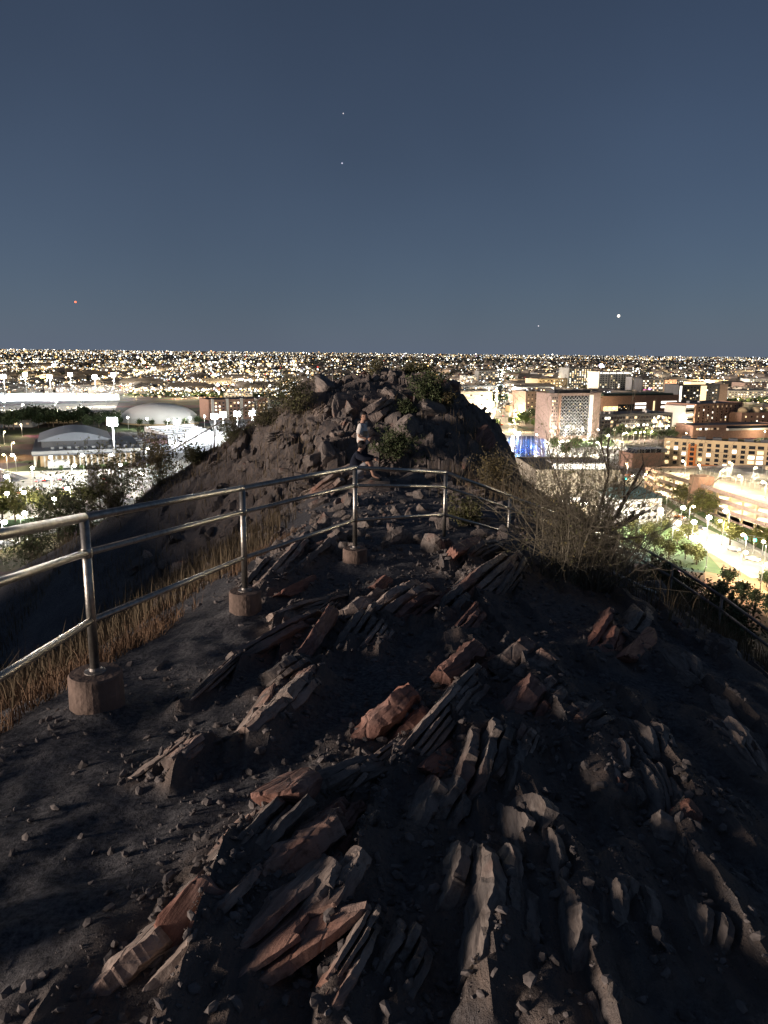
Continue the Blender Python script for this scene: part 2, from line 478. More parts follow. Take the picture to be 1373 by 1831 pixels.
def rock_material(name, dark, mid, red, redness, pale):
    m = bpy.data.materials.new(name)
    m.use_nodes = True
    nt = m.node_tree; N = nt.nodes.new; L = nt.links.new
    b = nt.nodes['Principled BSDF']
    b.inputs['Roughness'].default_value = 0.82
    b.inputs['Specular IOR Level'].default_value = 0.25
    tc = N('ShaderNodeTexCoord')
    oi = N('ShaderNodeObjectInfo')
    add = N('ShaderNodeVectorMath'); add.operation = 'ADD'
    L(tc.outputs['Object'], add.inputs[0])
    sc = N('ShaderNodeVectorMath'); sc.operation = 'SCALE'
    cx = N('ShaderNodeCombineXYZ')
    for k in range(3): L(oi.outputs['Random'], cx.inputs[k])
    L(cx.outputs[0], sc.inputs[0]); sc.inputs['Scale'].default_value = 37.0
    L(sc.outputs[0], add.inputs[1])
    mp = N('ShaderNodeMapping'); mp.inputs['Scale'].default_value = (3.0, 0.8, 3.0)
    L(add.outputs[0], mp.inputs['Vector'])
    n1 = N('ShaderNodeTexNoise'); n1.inputs['Scale'].default_value = 2.2; n1.inputs['Detail'].default_value = 7; n1.inputs['Roughness'].default_value = 0.6
    L(mp.outputs[0], n1.inputs['Vector'])
    r1 = N('ShaderNodeValToRGB')
    e = r1.color_ramp.elements
    e[0].position = 0.30; e[0].color = (*dark, 1)
    e[1].position = 0.52; e[1].color = (*mid, 1)
    e2 = e.new(0.78); e2.color = (*pale, 1)
    L(n1.outputs['Fac'], r1.inputs['Fac'])
    n2 = N('ShaderNodeTexNoise'); n2.inputs['Scale'].default_value = 1.6; n2.inputs['Detail'].default_value = 3
    L(add.outputs[0], n2.inputs['Vector'])
    r2 = N('ShaderNodeValToRGB')
    r2.color_ramp.elements[0].position = 0.62 - 0.30 * redness; r2.color_ramp.elements[1].position = 0.78 - 0.30 * redness
    r2.color_ramp.elements[0].color = (0, 0, 0, 1); r2.color_ramp.elements[1].color = (1, 1, 1, 1)
    L(n2.outputs['Fac'], r2.inputs['Fac'])
    mx = N('ShaderNodeMixRGB'); mx.inputs['Color2'].default_value = (*red, 1)
    L(r2.outputs['Color'], mx.inputs['Fac']); L(r1.outputs['Color'], mx.inputs['Color1'])
    # fine dark cleavage lines along the strike
    mp2 = N('ShaderNodeMapping'); mp2.inputs['Scale'].default_value = (26, 3.0, 26)
    L(add.outputs[0], mp2.inputs['Vector'])
    n3 = N('ShaderNodeTexNoise'); n3.inputs['Scale'].default_value = 1.3; n3.inputs['Detail'].default_value = 6; n3.inputs['Roughness'].default_value = 0.7
    L(mp2.outputs[0], n3.inputs['Vector'])
    r3 = N('ShaderNodeValToRGB')
    r3.color_ramp.elements[0].position = 0.33; r3.color_ramp.elements[1].position = 0.55
    r3.color_ramp.elements[0].color = (0.45, 0.43, 0.42, 1); r3.color_ramp.elements[1].color = (1, 1, 1, 1)
    L(n3.outputs['Fac'], r3.inputs['Fac'])
    mu = N('ShaderNodeMixRGB'); mu.blend_type = 'MULTIPLY'; mu.inputs['Fac'].default_value = 1
    L(mx.outputs[0], mu.inputs['Color1']); L(r3.outputs['Color'], mu.inputs['Color2'])
    L(mu.outputs[0], b.inputs['Base Color'])
    vo = N('ShaderNodeTexVoronoi'); vo.feature = 'DISTANCE_TO_EDGE'; vo.inputs['Scale'].default_value = 2.2
    mp3 = N('ShaderNodeMapping'); mp3.inputs['Scale'].default_value = (3.5, 1.0, 3.5)
    L(add.outputs[0], mp3.inputs['Vector']); L(mp3.outputs[0], vo.inputs['Vector'])
    rv = N('ShaderNodeMapRange'); rv.inputs['From Max'].default_value = 0.06
    L(vo.outputs['Distance'], rv.inputs['Value'])
    bp1 = N('ShaderNodeBump'); bp1.inputs['Strength'].default_value = 0.55; bp1.inputs['Distance'].default_value = 0.015
    L(rv.outputs[0], bp1.inputs['Height'])
    bp2 = N('ShaderNodeBump'); bp2.inputs['Strength'].default_value = 0.7; bp2.inputs['Distance'].default_value = 0.014
    L(n3.outputs['Fac'], bp2.inputs['Height']); L(bp1.outputs['Normal'], bp2.inputs['Normal'])
    n4 = N('ShaderNodeTexNoise'); n4.inputs['Scale'].default_value = 55; n4.inputs['Detail'].default_value = 4
    L(add.outputs[0], n4.inputs['Vector'])
    bp3 = N('ShaderNodeBump'); bp3.inputs['Strength'].default_value = 0.35; bp3.inputs['Distance'].default_value = 0.006
    L(n4.outputs['Fac'], bp3.inputs['Height']); L(bp2.outputs['Normal'], bp3.inputs['Normal'])
    L(bp3.outputs['Normal'], b.inputs['Normal'])
    return m

M_ROCK = [
    rock_material('rock_grey', (0.14, 0.13, 0.125), (0.235, 0.20, 0.175), (0.27, 0.145, 0.105), 0.1, (0.34, 0.285, 0.245)),
    rock_material('rock_pale', (0.19, 0.16, 0.14), (0.36, 0.29, 0.245), (0.38, 0.215, 0.16), 0.3, (0.52, 0.44, 0.38)),
    rock_material('rock_red', (0.16, 0.095, 0.078), (0.27, 0.155, 0.125), (0.34, 0.165, 0.12), 0.6, (0.40, 0.28, 0.235)),
]

def soil_material():
    m = bpy.data.materials.new('hill_soil')
    m.use_nodes = True
    nt = m.node_tree; N = nt.nodes.new; L = nt.links.new
    b = nt.nodes['Principled BSDF']; b.inputs['Roughness'].default_value = 0.95; b.inputs['Specular IOR Level'].default_value = 0.1
    tc = N('ShaderNodeTexCoord')
    n1 = N('ShaderNodeTexNoise'); n1.inputs['Scale'].default_value = 1.1; n1.inputs['Detail'].default_value = 8; n1.inputs['Roughness'].default_value = 0.7
    L(tc.outputs['Object'], n1.inputs['Vector'])
    r1 = N('ShaderNodeValToRGB'); e = r1.color_ramp.elements
    e[0].position = 0.3; e[0].color = (0.092, 0.098, 0.110, 1)
    e[1].position = 0.7; e[1].color = (0.178, 0.178, 0.184, 1)
    L(n1.outputs['Fac'], r1.inputs['Fac'])
    n2 = N('ShaderNodeTexNoise'); n2.inputs['Scale'].default_value = 34; n2.inputs['Detail'].default_value = 5; n2.inputs['Roughness'].default_value = 0.75
    L(tc.outputs['Object'], n2.inputs['Vector'])
    r2 = N('ShaderNodeValToRGB'); e = r2.color_ramp.elements
    e[0].position = 0.36; e[0].color = (0.42, 0.42, 0.43, 1); e[1].position = 0.70; e[1].color = (1.8, 1.72, 1.64, 1)
    L(n2.outputs['Fac'], r2.inputs['Fac'])
    mu = N('ShaderNodeMixRGB'); mu.blend_type = 'MULTIPLY'; mu.inputs['Fac'].default_value = 1
    L(r1.outputs['Color'], mu.inputs['Color1']); L(r2.outputs['Color'], mu.inputs['Color2'])
    # bare rock where the ground is an outcrop (vertex attribute)
    at = N('ShaderNodeAttribute'); at.attribute_name = 'rocky'
    mp = N('ShaderNodeMapping'); mp.inputs['Scale'].default_value = (7, 1.2, 7); mp.inputs['Rotation'].default_value = (0, 0, 0.114)
    L(tc.outputs['Object'], mp.inputs['Vector'])
    n3 = N('ShaderNodeTexNoise'); n3.inputs['Scale'].default_value = 1.5; n3.inputs['Detail'].default_value = 8; n3.inputs['Roughness'].default_value = 0.7
    L(mp.outputs[0], n3.inputs['Vector'])
    r3 = N('ShaderNodeValToRGB'); e = r3.color_ramp.elements
    e[0].position = 0.3; e[0].color = (0.12, 0.118, 0.12, 1); e[1].position = 0.7; e[1].color = (0.30, 0.232, 0.19, 1)
    e2 = e.new(0.52); e2.color = (0.195, 0.16, 0.138, 1)
    L(n3.outputs['Fac'], r3.inputs['Fac'])
    mx = N('ShaderNodeMixRGB'); L(at.outputs['Fac'], mx.inputs['Fac']); L(mu.outputs[0], mx.inputs['Color1']); L(r3.outputs['Color'], mx.inputs['Color2'])
    L(mx.outputs[0], b.inputs['Base Color'])
    bp = N('ShaderNodeBump'); bp.inputs['Strength'].default_value = 0.9; bp.inputs['Distance'].default_value = 0.035
    L(n2.outputs['Fac'], bp.inputs['Height'])
    bp2 = N('ShaderNodeBump'); bp2.inputs['Strength'].default_value = 0.6; bp2.inputs['Distance'].default_value = 0.05
    L(n3.outputs['Fac'], bp2.inputs['Height']); L(bp.outputs['Normal'], bp2.inputs['Normal'])
    L(bp2.outputs['Normal'], b.inputs['Normal'])
    return m

# ------------------------------------------------------------------ the hill itself
def spaced(a, b, s0, k):
    out = [0.0]
    while out[-1] < b: out.append(out[-1] + s0 + k * out[-1])
    neg = [0.0]
    while neg[-1] > a: neg.append(neg[-1] - s0 - k * abs(neg[-1]))
    return np.array(neg[:0:-1] + out)

gx = spaced(-150, 150, 0.026, 0.0135)
gy = spaced(-0.01, 165, 0.020, 0.0066)[1:]
gy = np.concatenate([np.arange(-10, 0, 0.12), gy[(gy < 18)], np.arange(18, 30, 0.085), gy[gy > 30]])
gy = np.unique(gy)
GX, GY = np.meshgrid(gx, gy)
GZ = h_full(GX.ravel(), GY.ravel())
nx, ny = len(gx), len(gy)
V = np.stack([GX.ravel(), GY.ravel(), GZ], 1)
ii = (np.arange(ny - 1)[:, None] * nx + np.arange(nx - 1)[None, :]).ravel()
Fc = np.stack([ii, ii + 1, ii + nx + 1, ii + nx], 1)
me = mesh_np('hill', V, Fc, smooth=True)
rocky = np.clip(outcrop(V[:, 0], V[:, 1]) * 1.2 + mound_mask(V[:, 0], V[:, 1]) * 0.85, 0, 1)
at = me.attributes.new('rocky', 'FLOAT', 'POINT'); at.data.foreach_set('value', rocky.astype(np.float32))
chip(me, 32)
hill = link('hill', me, soil_material())
tag(hill, kind='structure')

# ------------------------------------------------------------------ rocks: pieces of the hill
def ico(sub):
    bm = bmesh.new(); bmesh.ops.create_icosphere(bm, subdivisions=sub, radius=1)
    v = np.array([p.co[:] for p in bm.verts]); f = np.array([[q.index for q in p.verts] for p in bm.faces]); bm.free()
    return v, f
ICO = {s: ico(s) for s in (1, 2, 3, 4, 5)}

def rock_mesh(name, dims, seed, sub=4, rough=1.0):
    """angular foliated block: convex cut by random planes, chipped along its layers (layers lie across local x)"""
    v, f = ICO[sub]
    r_ = np.random.default_rng(seed)
    pl, dd = [], []
    for ax in range(3):
        for s in (-1, 1):
            n = np.zeros(3); n[ax] = s
            n += r_.normal(0, 0.20, 3); n /= np.linalg.norm(n)
            pl.append(n); dd.append(r_.uniform(0.5, 0.8))
    for _ in range(9):
        n = r_.normal(0, 1, 3); n /= np.linalg.norm(n)
        pl.append(n); dd.append(r_.uniform(0.72, 1.0))
    pl = np.array(pl); dd = np.array(dd)
    dot = v @ pl.T
    rad = np.min(np.where(dot > 0.02, dd / np.maximum(dot, 0.02), 9), axis=1)
    p = v * rad[:, None]
    d = np.array(dims) / 2 / 0.7
    q = p * d
    o = r_.uniform(0, 100, 3)
    fr = 1.0 / max(0.06, min(dims) * 1.1)
    # chipped, stepped layers
    lay = noise3(q[:, 0] * fr * 3.0 + o[0], q[:, 1] * fr * 0.35, q[:, 2] * fr * 0.6, seed % 97)
    lay2 = noise3(q[:, 0] * fr * 7.0 + o[1], q[:, 1] * fr * 0.8 + o[0], q[:, 2] * fr * 1.4, seed % 89)
    big = noise3(q[:, 0] * fr * 0.8 + o[2], q[:, 1] * fr * 0.5, q[:, 2] * fr * 0.8, seed % 83)
    step = np.floor(lay * 3) / 3
    amp = min(dims) * rough
    q = q + v * (0.16 * amp * step + 0.07 * amp * lay2 + 0.20 * amp * big)[:, None]
    fine = noise3(q[:, 0] * fr * 9, q[:, 1] * fr * 4, q[:, 2] * fr * 9, 5)
    q = q + v * (0.035 * amp * fine)[:, None]
    return chip(mesh_np(name, q, f), 26) if sub > 2 else mesh_np(name, q, f)

def slab_mesh(name, T, L, B, seed, layers=4):
    """foliated ledge: upright sheets with broken edges, stacked across local x; y along the strike, z the dip"""
    r_ = np.random.default_rng(seed)
    V, Fs = [], []
    ny_, nz_ = (40, 9)
    base = 0
    x0 = -T / 2
    for k in range(layers):
        t = T / layers * r_.uniform(.7, 1.35)
        f = 1 - abs((k - (layers - 1) / 2) / layers) * r_.uniform(.5, 1.2)
        ya, yb = -L / 2 * r_.uniform(.55, 1.0) * (0.6 + .4 * f), L / 2 * r_.uniform(.55, 1.0) * (0.6 + .4 * f)
        y = np.linspace(ya, yb, ny_) + r_.normal(0, L * .002, ny_)
        s = np.linspace(-1, 1, ny_)
        sk = r_.uniform(-.5, .5)
        env = np.clip(1 - np.abs(s - sk * (1 - np.abs(s))) ** r_.uniform(1.2, 3), 0, 1)
        nstep = r_.integers(3, 7)
        cuts = np.sort(r_.uniform(-1, 1, nstep)); lv = r_.uniform(.6, 1.0, nstep + 1); sl = r_.normal(0, .22, nstep + 1)
        idx = np.searchsorted(cuts, s)
        top = B * .5 * f * (env * 1.45 - .45) * (lv[idx] + sl[idx] * (s - np.concatenate([[-1], cuts])[idx])) + r_.normal(0, B * .005, ny_)
        top = np.maximum(top, -B * .35)
        w = np.linspace(0, 1, nz_)
        Z = (-B * .5) + (top[:, None] + B * .5) * w[None, :]
        Y = np.repeat(y[:, None], nz_, 1) + (Z / B) * L * .06 * r_.normal()
        def side(sgn, sd):
            o1_, a1_, b1_, g1_, g2_, e_ = facets(Y / max(L, .01) * 6 + 31, Z / B * 4 + 17, 1.0, 1.0, sd)
            return t * (.07 * o1_ + .16 * (g1_ * a1_ + g2_ * b1_)) + t * .10 * noise2(Y * 14, Z * 14, sd) + t * .06 * noise2(Y * 40, Z * 40, sd + 3)
        thin = 1 - .55 * w[None, :] ** 3
        XL = x0 - side(-1, seed + k) * .9 + (1 - thin) * t * .4
        XR = x0 + t + side(1, seed + k + 50) * .9 - (1 - thin) * t * .4
        n = ny_ * nz_
        V.append(np.stack([XL.ravel(), Y.ravel(), Z.ravel()], 1)); V.append(np.stack([XR.ravel(), Y.ravel(), Z.ravel()], 1))
        i = (np.arange(ny_ - 1)[:, None] * nz_ + np.arange(nz_ - 1)[None]).ravel()
        A = np.stack([i, i + 1, i + nz_ + 1, i + nz_], 1) + base
        Bq = np.stack([i, i + nz_, i + nz_ + 1, i + 1], 1) + base + n
        j = np.arange(ny_ - 1) * nz_ + nz_ - 1 + base
        tp = np.stack([j, j + n, j + n + nz_, j + nz_], 1)
        e0 = np.arange(nz_ - 1) + base; ea = np.stack([e0, e0 + n, e0 + n + 1, e0 + 1], 1)
        e1_ = e0 + (ny_ - 1) * nz_; eb = np.stack([e1_, e1_ + 1, e1_ + n + 1, e1_ + n], 1)
        Fs += [A, Bq, tp, ea, eb]
        base += 2 * n
        x0 += t * r_.uniform(.75, 1.0)
    v = np.concatenate(V); v[:, 0] -= (v[:, 0].min() + v[:, 0].max()) / 2
    return chip(mesh_np(name, v, np.concatenate(Fs)), 24)

ROCK_N = [0]
def rock_place(me, p, fwd, theta, material, sink=0.0, scale=1.0):
    """local y along fwd, local x tilted so the broad side (x-) looks up and to the left by theta"""
    y = Vector(fwd).normalized()
    side = Vector((y.y, -y.x, 0)).normalized()          # right of the strike
    up = side.cross(y).normalized()
    xl = side * math.sin(theta) - up * math.cos(theta)  # local +x points down right
    zl = xl.cross(y).normalized()
    R = Matrix((xl, y, zl)).transposed().to_4x4()
    o = bpy.data.objects.new('rock', me)
    col.objects.link(o)
    if len(me.materials) == 0: me.materials.append(material)
    o.parent = hill
    o.matrix_world = Matrix.Translation(Vector(p) - Vector((0, 0, sink))) @ R @ Matrix.Scale(scale, 4)
    ROCK_N[0] += 1
    return o

for k, (x1, y1, x2, y2, br, th, lean, tone, lift) in enumerate(LEDGES):
    a, b_ = on_hill(x1, y1), on_hill(x2, y2)
    dv = b_ - a
    ln = float(np.linalg.norm(dv)) * 1.12
    c = (a + b_) / 2
    if tone == 2 and k % 2 == 0:
        me = rock_mesh('rock', (th * 1.1, ln, br * 1.1), 100 + k, 4, .4)
    else:
        me = slab_mesh('rock', th * 1.5, ln * 1.45, br * 1.45, 100 + k, 2 + k % 3)
    o = rock_place(me, (c[0] + br * 0.05, c[1], c[2] - br * 0.20 + lift * 0.5 - (0.05 if min(x1, x2) > 880 and y1 > 1280 else 0)), dv, math.radians(lean - 8), M_ROCK[tone])

# loose and half buried stones, few shared shapes
STONES = [rock_mesh('rock', d, 700 + i, 3, .35) for i, d in enumerate([(.5, 1.0, .6), (.35, .9, .5), (.6, .8, .5), (.45, 1.2, .5)])]
STONES += [slab_mesh('rock', .55, 1.25, 1.0, 740, 4), slab_mesh('rock', .7, 1.0, .9, 741, 5), slab_mesh('rock', .45, 1.5, .9, 742, 3), slab_mesh('rock', .8, 1.3, 1.1, 743, 6)]
STONE_T = []
for t in range(3):
    row = []
    for me in STONES:
        m2 = me.copy(); m2.materials.clear(); m2.materials.append(M_ROCK[t]); row.append(m2)
    STONE_T.append(row)
n_done = 0
while n_done < 80:
    x, y = rnd.uniform(-2.2, 3.6), 1.6 + 10.5 * rnd.random() ** 1.3
    oc = float(outcrop(np.array([x]), np.array([y]))[0])
    if rnd.random() > oc * 0.9 + 0.03: continue
    s = rnd.choice([.08, .1, .13, .17, .22]) * (0.8 + 0.05 * y)
    tone = rnd.choices([0, 1, 2], [6, 2, 2])[0]
    a = rnd.gauss(TANS, 0.22)
    rock_place(rnd.choice(STONE_T[tone]), (x, y, hz(x, y)), (math.sin(a), math.cos(a), -0.07 + rnd.gauss(0, .08)), math.radians(rnd.uniform(35, 80)), M_ROCK[tone], s * 0.18, s)
    n_done += 1
n_done = 0
while n_done < 138:                                   # boulders of the mound
    x, y = rnd.uniform(-7.5, 5.2), rnd.uniform(15.0, 29.5)
    mm = float(mound_mask(np.array([x]), np.array([y]))[0])
    if rnd.random() > mm + 0.18: continue
    if x < -2.5 and rnd.random() < 0.6: continue
    s = rnd.choice([.3, .4, .55, .75, 1.0, 1.25])
    if x < -2.2: s = min(s, .5)
    tone = rnd.choices([0, 1, 2], [6, 2, 1])[0]
    a = rnd.gauss(0.3, 0.8)
    rock_place(rnd.choice(STONE_T[tone]), (x, y, hz(x, y)), (math.sin(a), math.cos(a), rnd.gauss(0.1, .35)), math.radians(rnd.uniform(10, 85)), M_ROCK[tone], s * 0.10, s)
    n_done += 1

# gravel and rubble: too fine to pick apart
def scatter_stones(n, fn, name, material, parent, sub=1):
    shapes = []
    for i in range(14):
        q = rock_mesh('tmp', (.55, 1.1, .7) if i % 2 else (.75, .9, .45), 900 + i, sub, .6)
        v = np.array([p.co[:] for p in q.vertices]); shapes.append(v); bpy.data.meshes.remove(q)
    f0 = ICO[sub][1]
    keep = np.array([fn() for _ in range(n)])
    z = h_full(keep[:, 0], keep[:, 1])
    P = np.stack([keep[:, 0], keep[:, 1], z + keep[:, 2] * 0.08], 1)
    nv = len(shapes[0])
    vv = np.empty((n, nv, 3))
    for i in range(n):
        R = np.array(Quaternion((rnd.gauss(0, 1), rnd.gauss(0, .35), rnd.gauss(0, .35), rnd.gauss(0, 1))).normalized().to_matrix())
        vv[i] = (shapes[i % 14] * keep[i, 2]) @ R.T + P[i]
    ff = (f0[None] + (np.arange(n) * nv)[:, None, None]).reshape(-1, 3)
    o = link(name, mesh_np(name, vv.reshape(-1, 3), ff), material, parent)
    tag(o, kind='stuff')
    return o
M_GRAVEL = mat('gravel', (0.145, 0.128, 0.12), 0.9, var=0.55, vscale=9)
_gn = fbm2(np.arange(-8, 8, .1)[None, :] * 1.4 + 0 * np.arange(0, 14, .1)[:, None], np.arange(0, 14, .1)[:, None] * 1.1 + 0 * np.arange(-8, 8, .1)[None, :], 3, 88)
def GN(x, y): return _gn[min(139, max(0, int(y * 10))), min(159, max(0, int(x * 10 + 80)))]
def g_near():
    while True:
        if rnd.random() < .45:
            a_, b_, br = rnd.choice(SEGS); t_ = rnd.random(); q_ = a_ + (b_ - a_) * t_
            x, y = q_[0] + rnd.gauss(0, br), q_[1] + rnd.gauss(0, br)
            if y > 1.2: break
            continue
        x, y = rnd.gauss(0.0, 1.7), 1.3 + 9 * rnd.random() ** 1.5
        if GN(x, y) > rnd.uniform(-.35, .5): break
    return (x, y, (0.006 + 0.050 * rnd.random() ** 8) * (0.7 + y * 0.10))
scatter_stones(24000, g_near, 'gravel', M_GRAVEL, hill)
def g_far():
    y = rnd.uniform(9, 29)
    return (rnd.gauss(-0.3, 2.4), y, 0.05 + 0.35 * rnd.random() ** 5)
scatter_stones(1300, g_far, 'rubble', M_ROCK[0], hill, 2)

# ------------------------------------------------------------------ dry grass on the left slope
def blades(name, pts, hgt, wid, material, label, cat='grass', lean=0.35):
    n = len(pts)
    z = h_full(pts[:, 0], pts[:, 1])
    a = rng.uniform(0, 2 * math.pi, n); b = rng.uniform(0, 2 * math.pi, n)
    h = hgt * np.clip(rng.lognormal(-.15, .4, n), .3, 2.0); l = h * np.abs(rng.normal(0, lean, n)); w = wid * rng.uniform(.6, 1.4, n)
    dx, dy = np.cos(a) * w, np.sin(a) * w
    ex, ey = np.cos(b) * l, np.sin(b) * l
    P = np.empty((n, 5, 3))
    P[:, 0] = np.stack([pts[:, 0] - dx, pts[:, 1] - dy, z - .02], 1)
    P[:, 1] = np.stack([pts[:, 0] + dx, pts[:, 1] + dy, z - .02], 1)
    P[:, 2] = np.stack([pts[:, 0] + ex * .35 + dx * .7, pts[:, 1] + ey * .35 + dy * .7, z + h * .6], 1)
    P[:, 3] = np.stack([pts[:, 0] + ex * .35 - dx * .7, pts[:, 1] + ey * .35 - dy * .7, z + h * .6], 1)
    P[:, 4] = np.stack([pts[:, 0] + ex, pts[:, 1] + ey, z + h], 1)
    k = np.arange(n) * 5
    T = np.concatenate([np.stack([k, k + 1, k + 2], 1), np.stack([k, k + 2, k + 3], 1), np.stack([k + 3, k + 2, k + 4], 1)])
    o = link(name, mesh_np(name, P.reshape(-1, 3), T), material)
    return tag(o, label, cat, kind='stuff')

M_STRAW = mat('dry_grass', (0.20, 0.125, 0.075), 0.9, var=0.5, vscale=1.3)
M_STRAW2 = mat('olive_grass', (0.165, 0.125, 0.075), 0.9, var=0.5, vscale=1.1)
def left_edge(y):
    return np.interp(y, [0, 3, 4.2, 6, 8, 10, 14, 20], [-2.1, -2.1, -2.15, -1.85, -1.75, -1.75, -1.6, -2.4])
gpts = []
while len(gpts) < 19000:
    y = 2.2 + 12 * rnd.random() ** 1.2
    e = float(left_edge(y))
    x = e - abs(rnd.gauss(0, 0.25)) if rnd.random() < .12 else e - rnd.random() * (1.0 + 0.45 * y)
    cl = noise2(np.array([x * 1.5]), np.array([y * 1.1]), 61)[0]
    if cl + .5 * noise2(np.array([x * 5]), np.array([y * 4]), 62)[0] < rnd.uniform(-0.3, 0.7): continue
    gpts.append((x, y))
gpts = np.array(gpts)
blades('dry_grass', gpts, 0.115, 0.0035, M_STRAW, 'tawny dry grass on the slope beyond the pipe railing', lean=.75)
opts = np.stack([rng.normal(-4.2, 2.4, 17000), rng.uniform(4, 20, 17000)], 1)
opts = opts[opts[:, 0] < left_edge(opts[:, 1]) - .4]
blades('weeds', opts, 0.26, 0.005, M_STRAW2, 'olive weeds on the left slope below the railing')
fl = np.stack([rng.uniform(-13, -2.0, 15000), rng.uniform(9, 28, 15000)], 1)
fl = fl[fbm2(fl[:, 0] * .5, fl[:, 1] * .5, 3, 66) > rng.uniform(-.5, .4, len(fl))]
blades('weeds', fl, 0.30, 0.008, M_STRAW2, 'dim dry scrub on the left flank of the mound')
rp = np.stack([rng.normal(4.3, 1.2, 6000), rng.uniform(6.5, 15, 6000)], 1)
rp = rp[rp[:, 0] > 2.6]
blades('weeds', rp, 0.24, 0.004, M_STRAW2, 'dark weeds on the right slope beside the shrub')
mp_ = np.stack([rng.normal(3.4, 0.8, 2600), rng.uniform(16, 25, 2600)], 1)
blades('weeds', mp_, 0.4, 0.006, M_STRAW2, 'pale tall weeds on the right flank of the mound')

# ------------------------------------------------------------------ pipe railing around the lookout
M_STEEL = mat('galvanised_steel', (0.40, 0.38, 0.34), 0.42, 1.0, var=0.35, vscale=22, bump=0.12, bscale=70)
M_CONC = mat('footing_concrete', (0.18, 0.130, 0.104), 0.9, var=0.35, vscale=7, bump=0.5, bscale=28)
M_DARKSTEEL = mat('dark_steel', (0.26, 0.24, 0.22), 0.55, 0.8, var=0.3, vscale=9)  # dark tone carries the backlit shade of the right-hand railing
P0X, P0Y, P0Z = -1.565, 2.06, -0.615
POSTS = [  # x, y, top z, footing height, footing radius
    (P0X, P0Y, P0Z, .20, .155), (-1.682, 4.133, -0.922, .24, .155), (-1.207, 6.316, -1.141, .28, .142),
    (-0.332, 8.471, -1.277, .18, .142), (0.873, 10.63, -1.661, .035, .13), (2.029, 11.96, -2.239, .03, .12),
    (3.20, 13.55, -2.87, .03, .12), (4.35, 13.75, -3.27, .03, .12)]
POSTS2 = [(4.35, 13.75, -3.27), (4.98, 12.55, -3.52), (5.28, 11.25, -3.66), (5.56, 9.60, -3.86), (5.9, 7.8, -4.15)]
BASES = [-2.0, -2.09, -2.33, -2.40, -2.66, -3.25, None, None]
rail = empty('pipe_railing', (POSTS[3][0], POSTS[3][1], -2.4))
tag(rail, 'silver three-bar pipe railing with concrete footings around the lookout', 'railing')
inv = Vector(rail.location)
def rl(p): return (p[0] - inv.x, p[1] - inv.y, p[2] - inv.z)
for k, (x, y, zt, fh, fr) in enumerate(POSTS):
    g = hz(x, y)
    base = g if BASES[k] is None else BASES[k]
    low = min(g, base) - 0.12
    m = MB().tube([rl((x, y, base + fh - .03)), rl((x, y, zt - .012))], 0.0265, 16)
    po = m.build('post', M_STEEL, rail, True)
    MB().lathe([(.062, -.004), (.062, .008), (.034, .014), (.030, .03)], 20, rl((x, y, base + fh))).build('base_flange', M_DARKSTEEL, po, False)
    prof = [(fr * 1.02, low - base), (fr, fh * .3), (fr * .985, fh - .012), (fr * .93, fh), (0.001, fh + .004)]
    f = MB().lathe(prof, 28, rl((x, y, base)))
    f.build('footing', M_CONC, rail, False)
for k in range(len(POSTS) - 1):
    a, b_ = POSTS[k], POSTS[k + 1]
    for dz, r in ((0, .0255), (-.205, .0205), (-.61, .0205)):
        pa, pb = Vector((a[0], a[1], a[2] + dz)), Vector((b_[0], b_[1], b_[2] + dz))
        dd_ = (pb - pa).normalized()
        off = 0.0 if dz == 0 else 0.02
        MB().tube([rl(pa + dd_ * off), rl(pb - dd_ * off)], r, 14).build('rail', M_STEEL, rail, True)
    # elbow collar at the post head
    bpy_s = MB().lathe([(.0275, -.03), (.031, -.026), (.031, .026), (.0275, .03)], 14, rl((b_[0], b_[1], b_[2] - .205)))
    bpy_s.build('collar', M_STEEL, rail, True)

rail2 = empty('pipe_railing', (POSTS2[2][0], POSTS2[2][1], -4.7))
tag(rail2, 'dark two-bar pipe railing on the steep slope at the right edge', 'railing')  # same railing run, its backlit shade put into a darker steel colour
iv2 = Vector(rail2.location)
for k, p in enumerate(POSTS2):
    if k == 0: continue
    g = hz(p[0], p[1])
    MB().tube([Vector((p[0], p[1], g - .15)) - iv2, Vector((p[0], p[1], p[2])) - iv2], .022, 10).build('post', M_DARKSTEEL, rail2, True)
for k in range(len(POSTS2) - 1):
    for dz in (0, -.22):
        MB().tube([Vector((*POSTS2[k][:2], POSTS2[k][2] + dz)) - iv2, Vector((*POSTS2[k + 1][:2], POSTS2[k + 1][2] + dz)) - iv2], .022, 10).build('rail', M_DARKSTEEL, rail2, True)

BACK = [(208, 848, 31), (296, 812, 30), (382, 762, 29), (456, 717, 28), (530, 684, 28.6), (595, 660, 29.5), (632, 655, 30), (668, 668, 32)]
pts = []
for x, y, D in BACK:
    d = ray(x, y); pts.append(Vector(d * (D / math.hypot(d[0], d[1]))))
rail3 = empty('pipe_railing', (pts[4].x, pts[4].y, hz(pts[4].x, pts[4].y)))
tag(rail3, 'thin dark railing climbing the back of the rocky mound', 'railing')
iv3 = Vector(rail3.location)
for p in pts:
    MB().tube([Vector((p.x, p.y, min(hz(p.x, p.y), p.z - 1.0) - .1)) - iv3, p - iv3], .024, 8).build('post', M_DARKSTEEL, rail3, True)
for k in range(len(pts) - 1):
    MB().tube([pts[k] - iv3, pts[k + 1] - iv3], .026, 8).build('rail', M_DARKSTEEL, rail3, True)

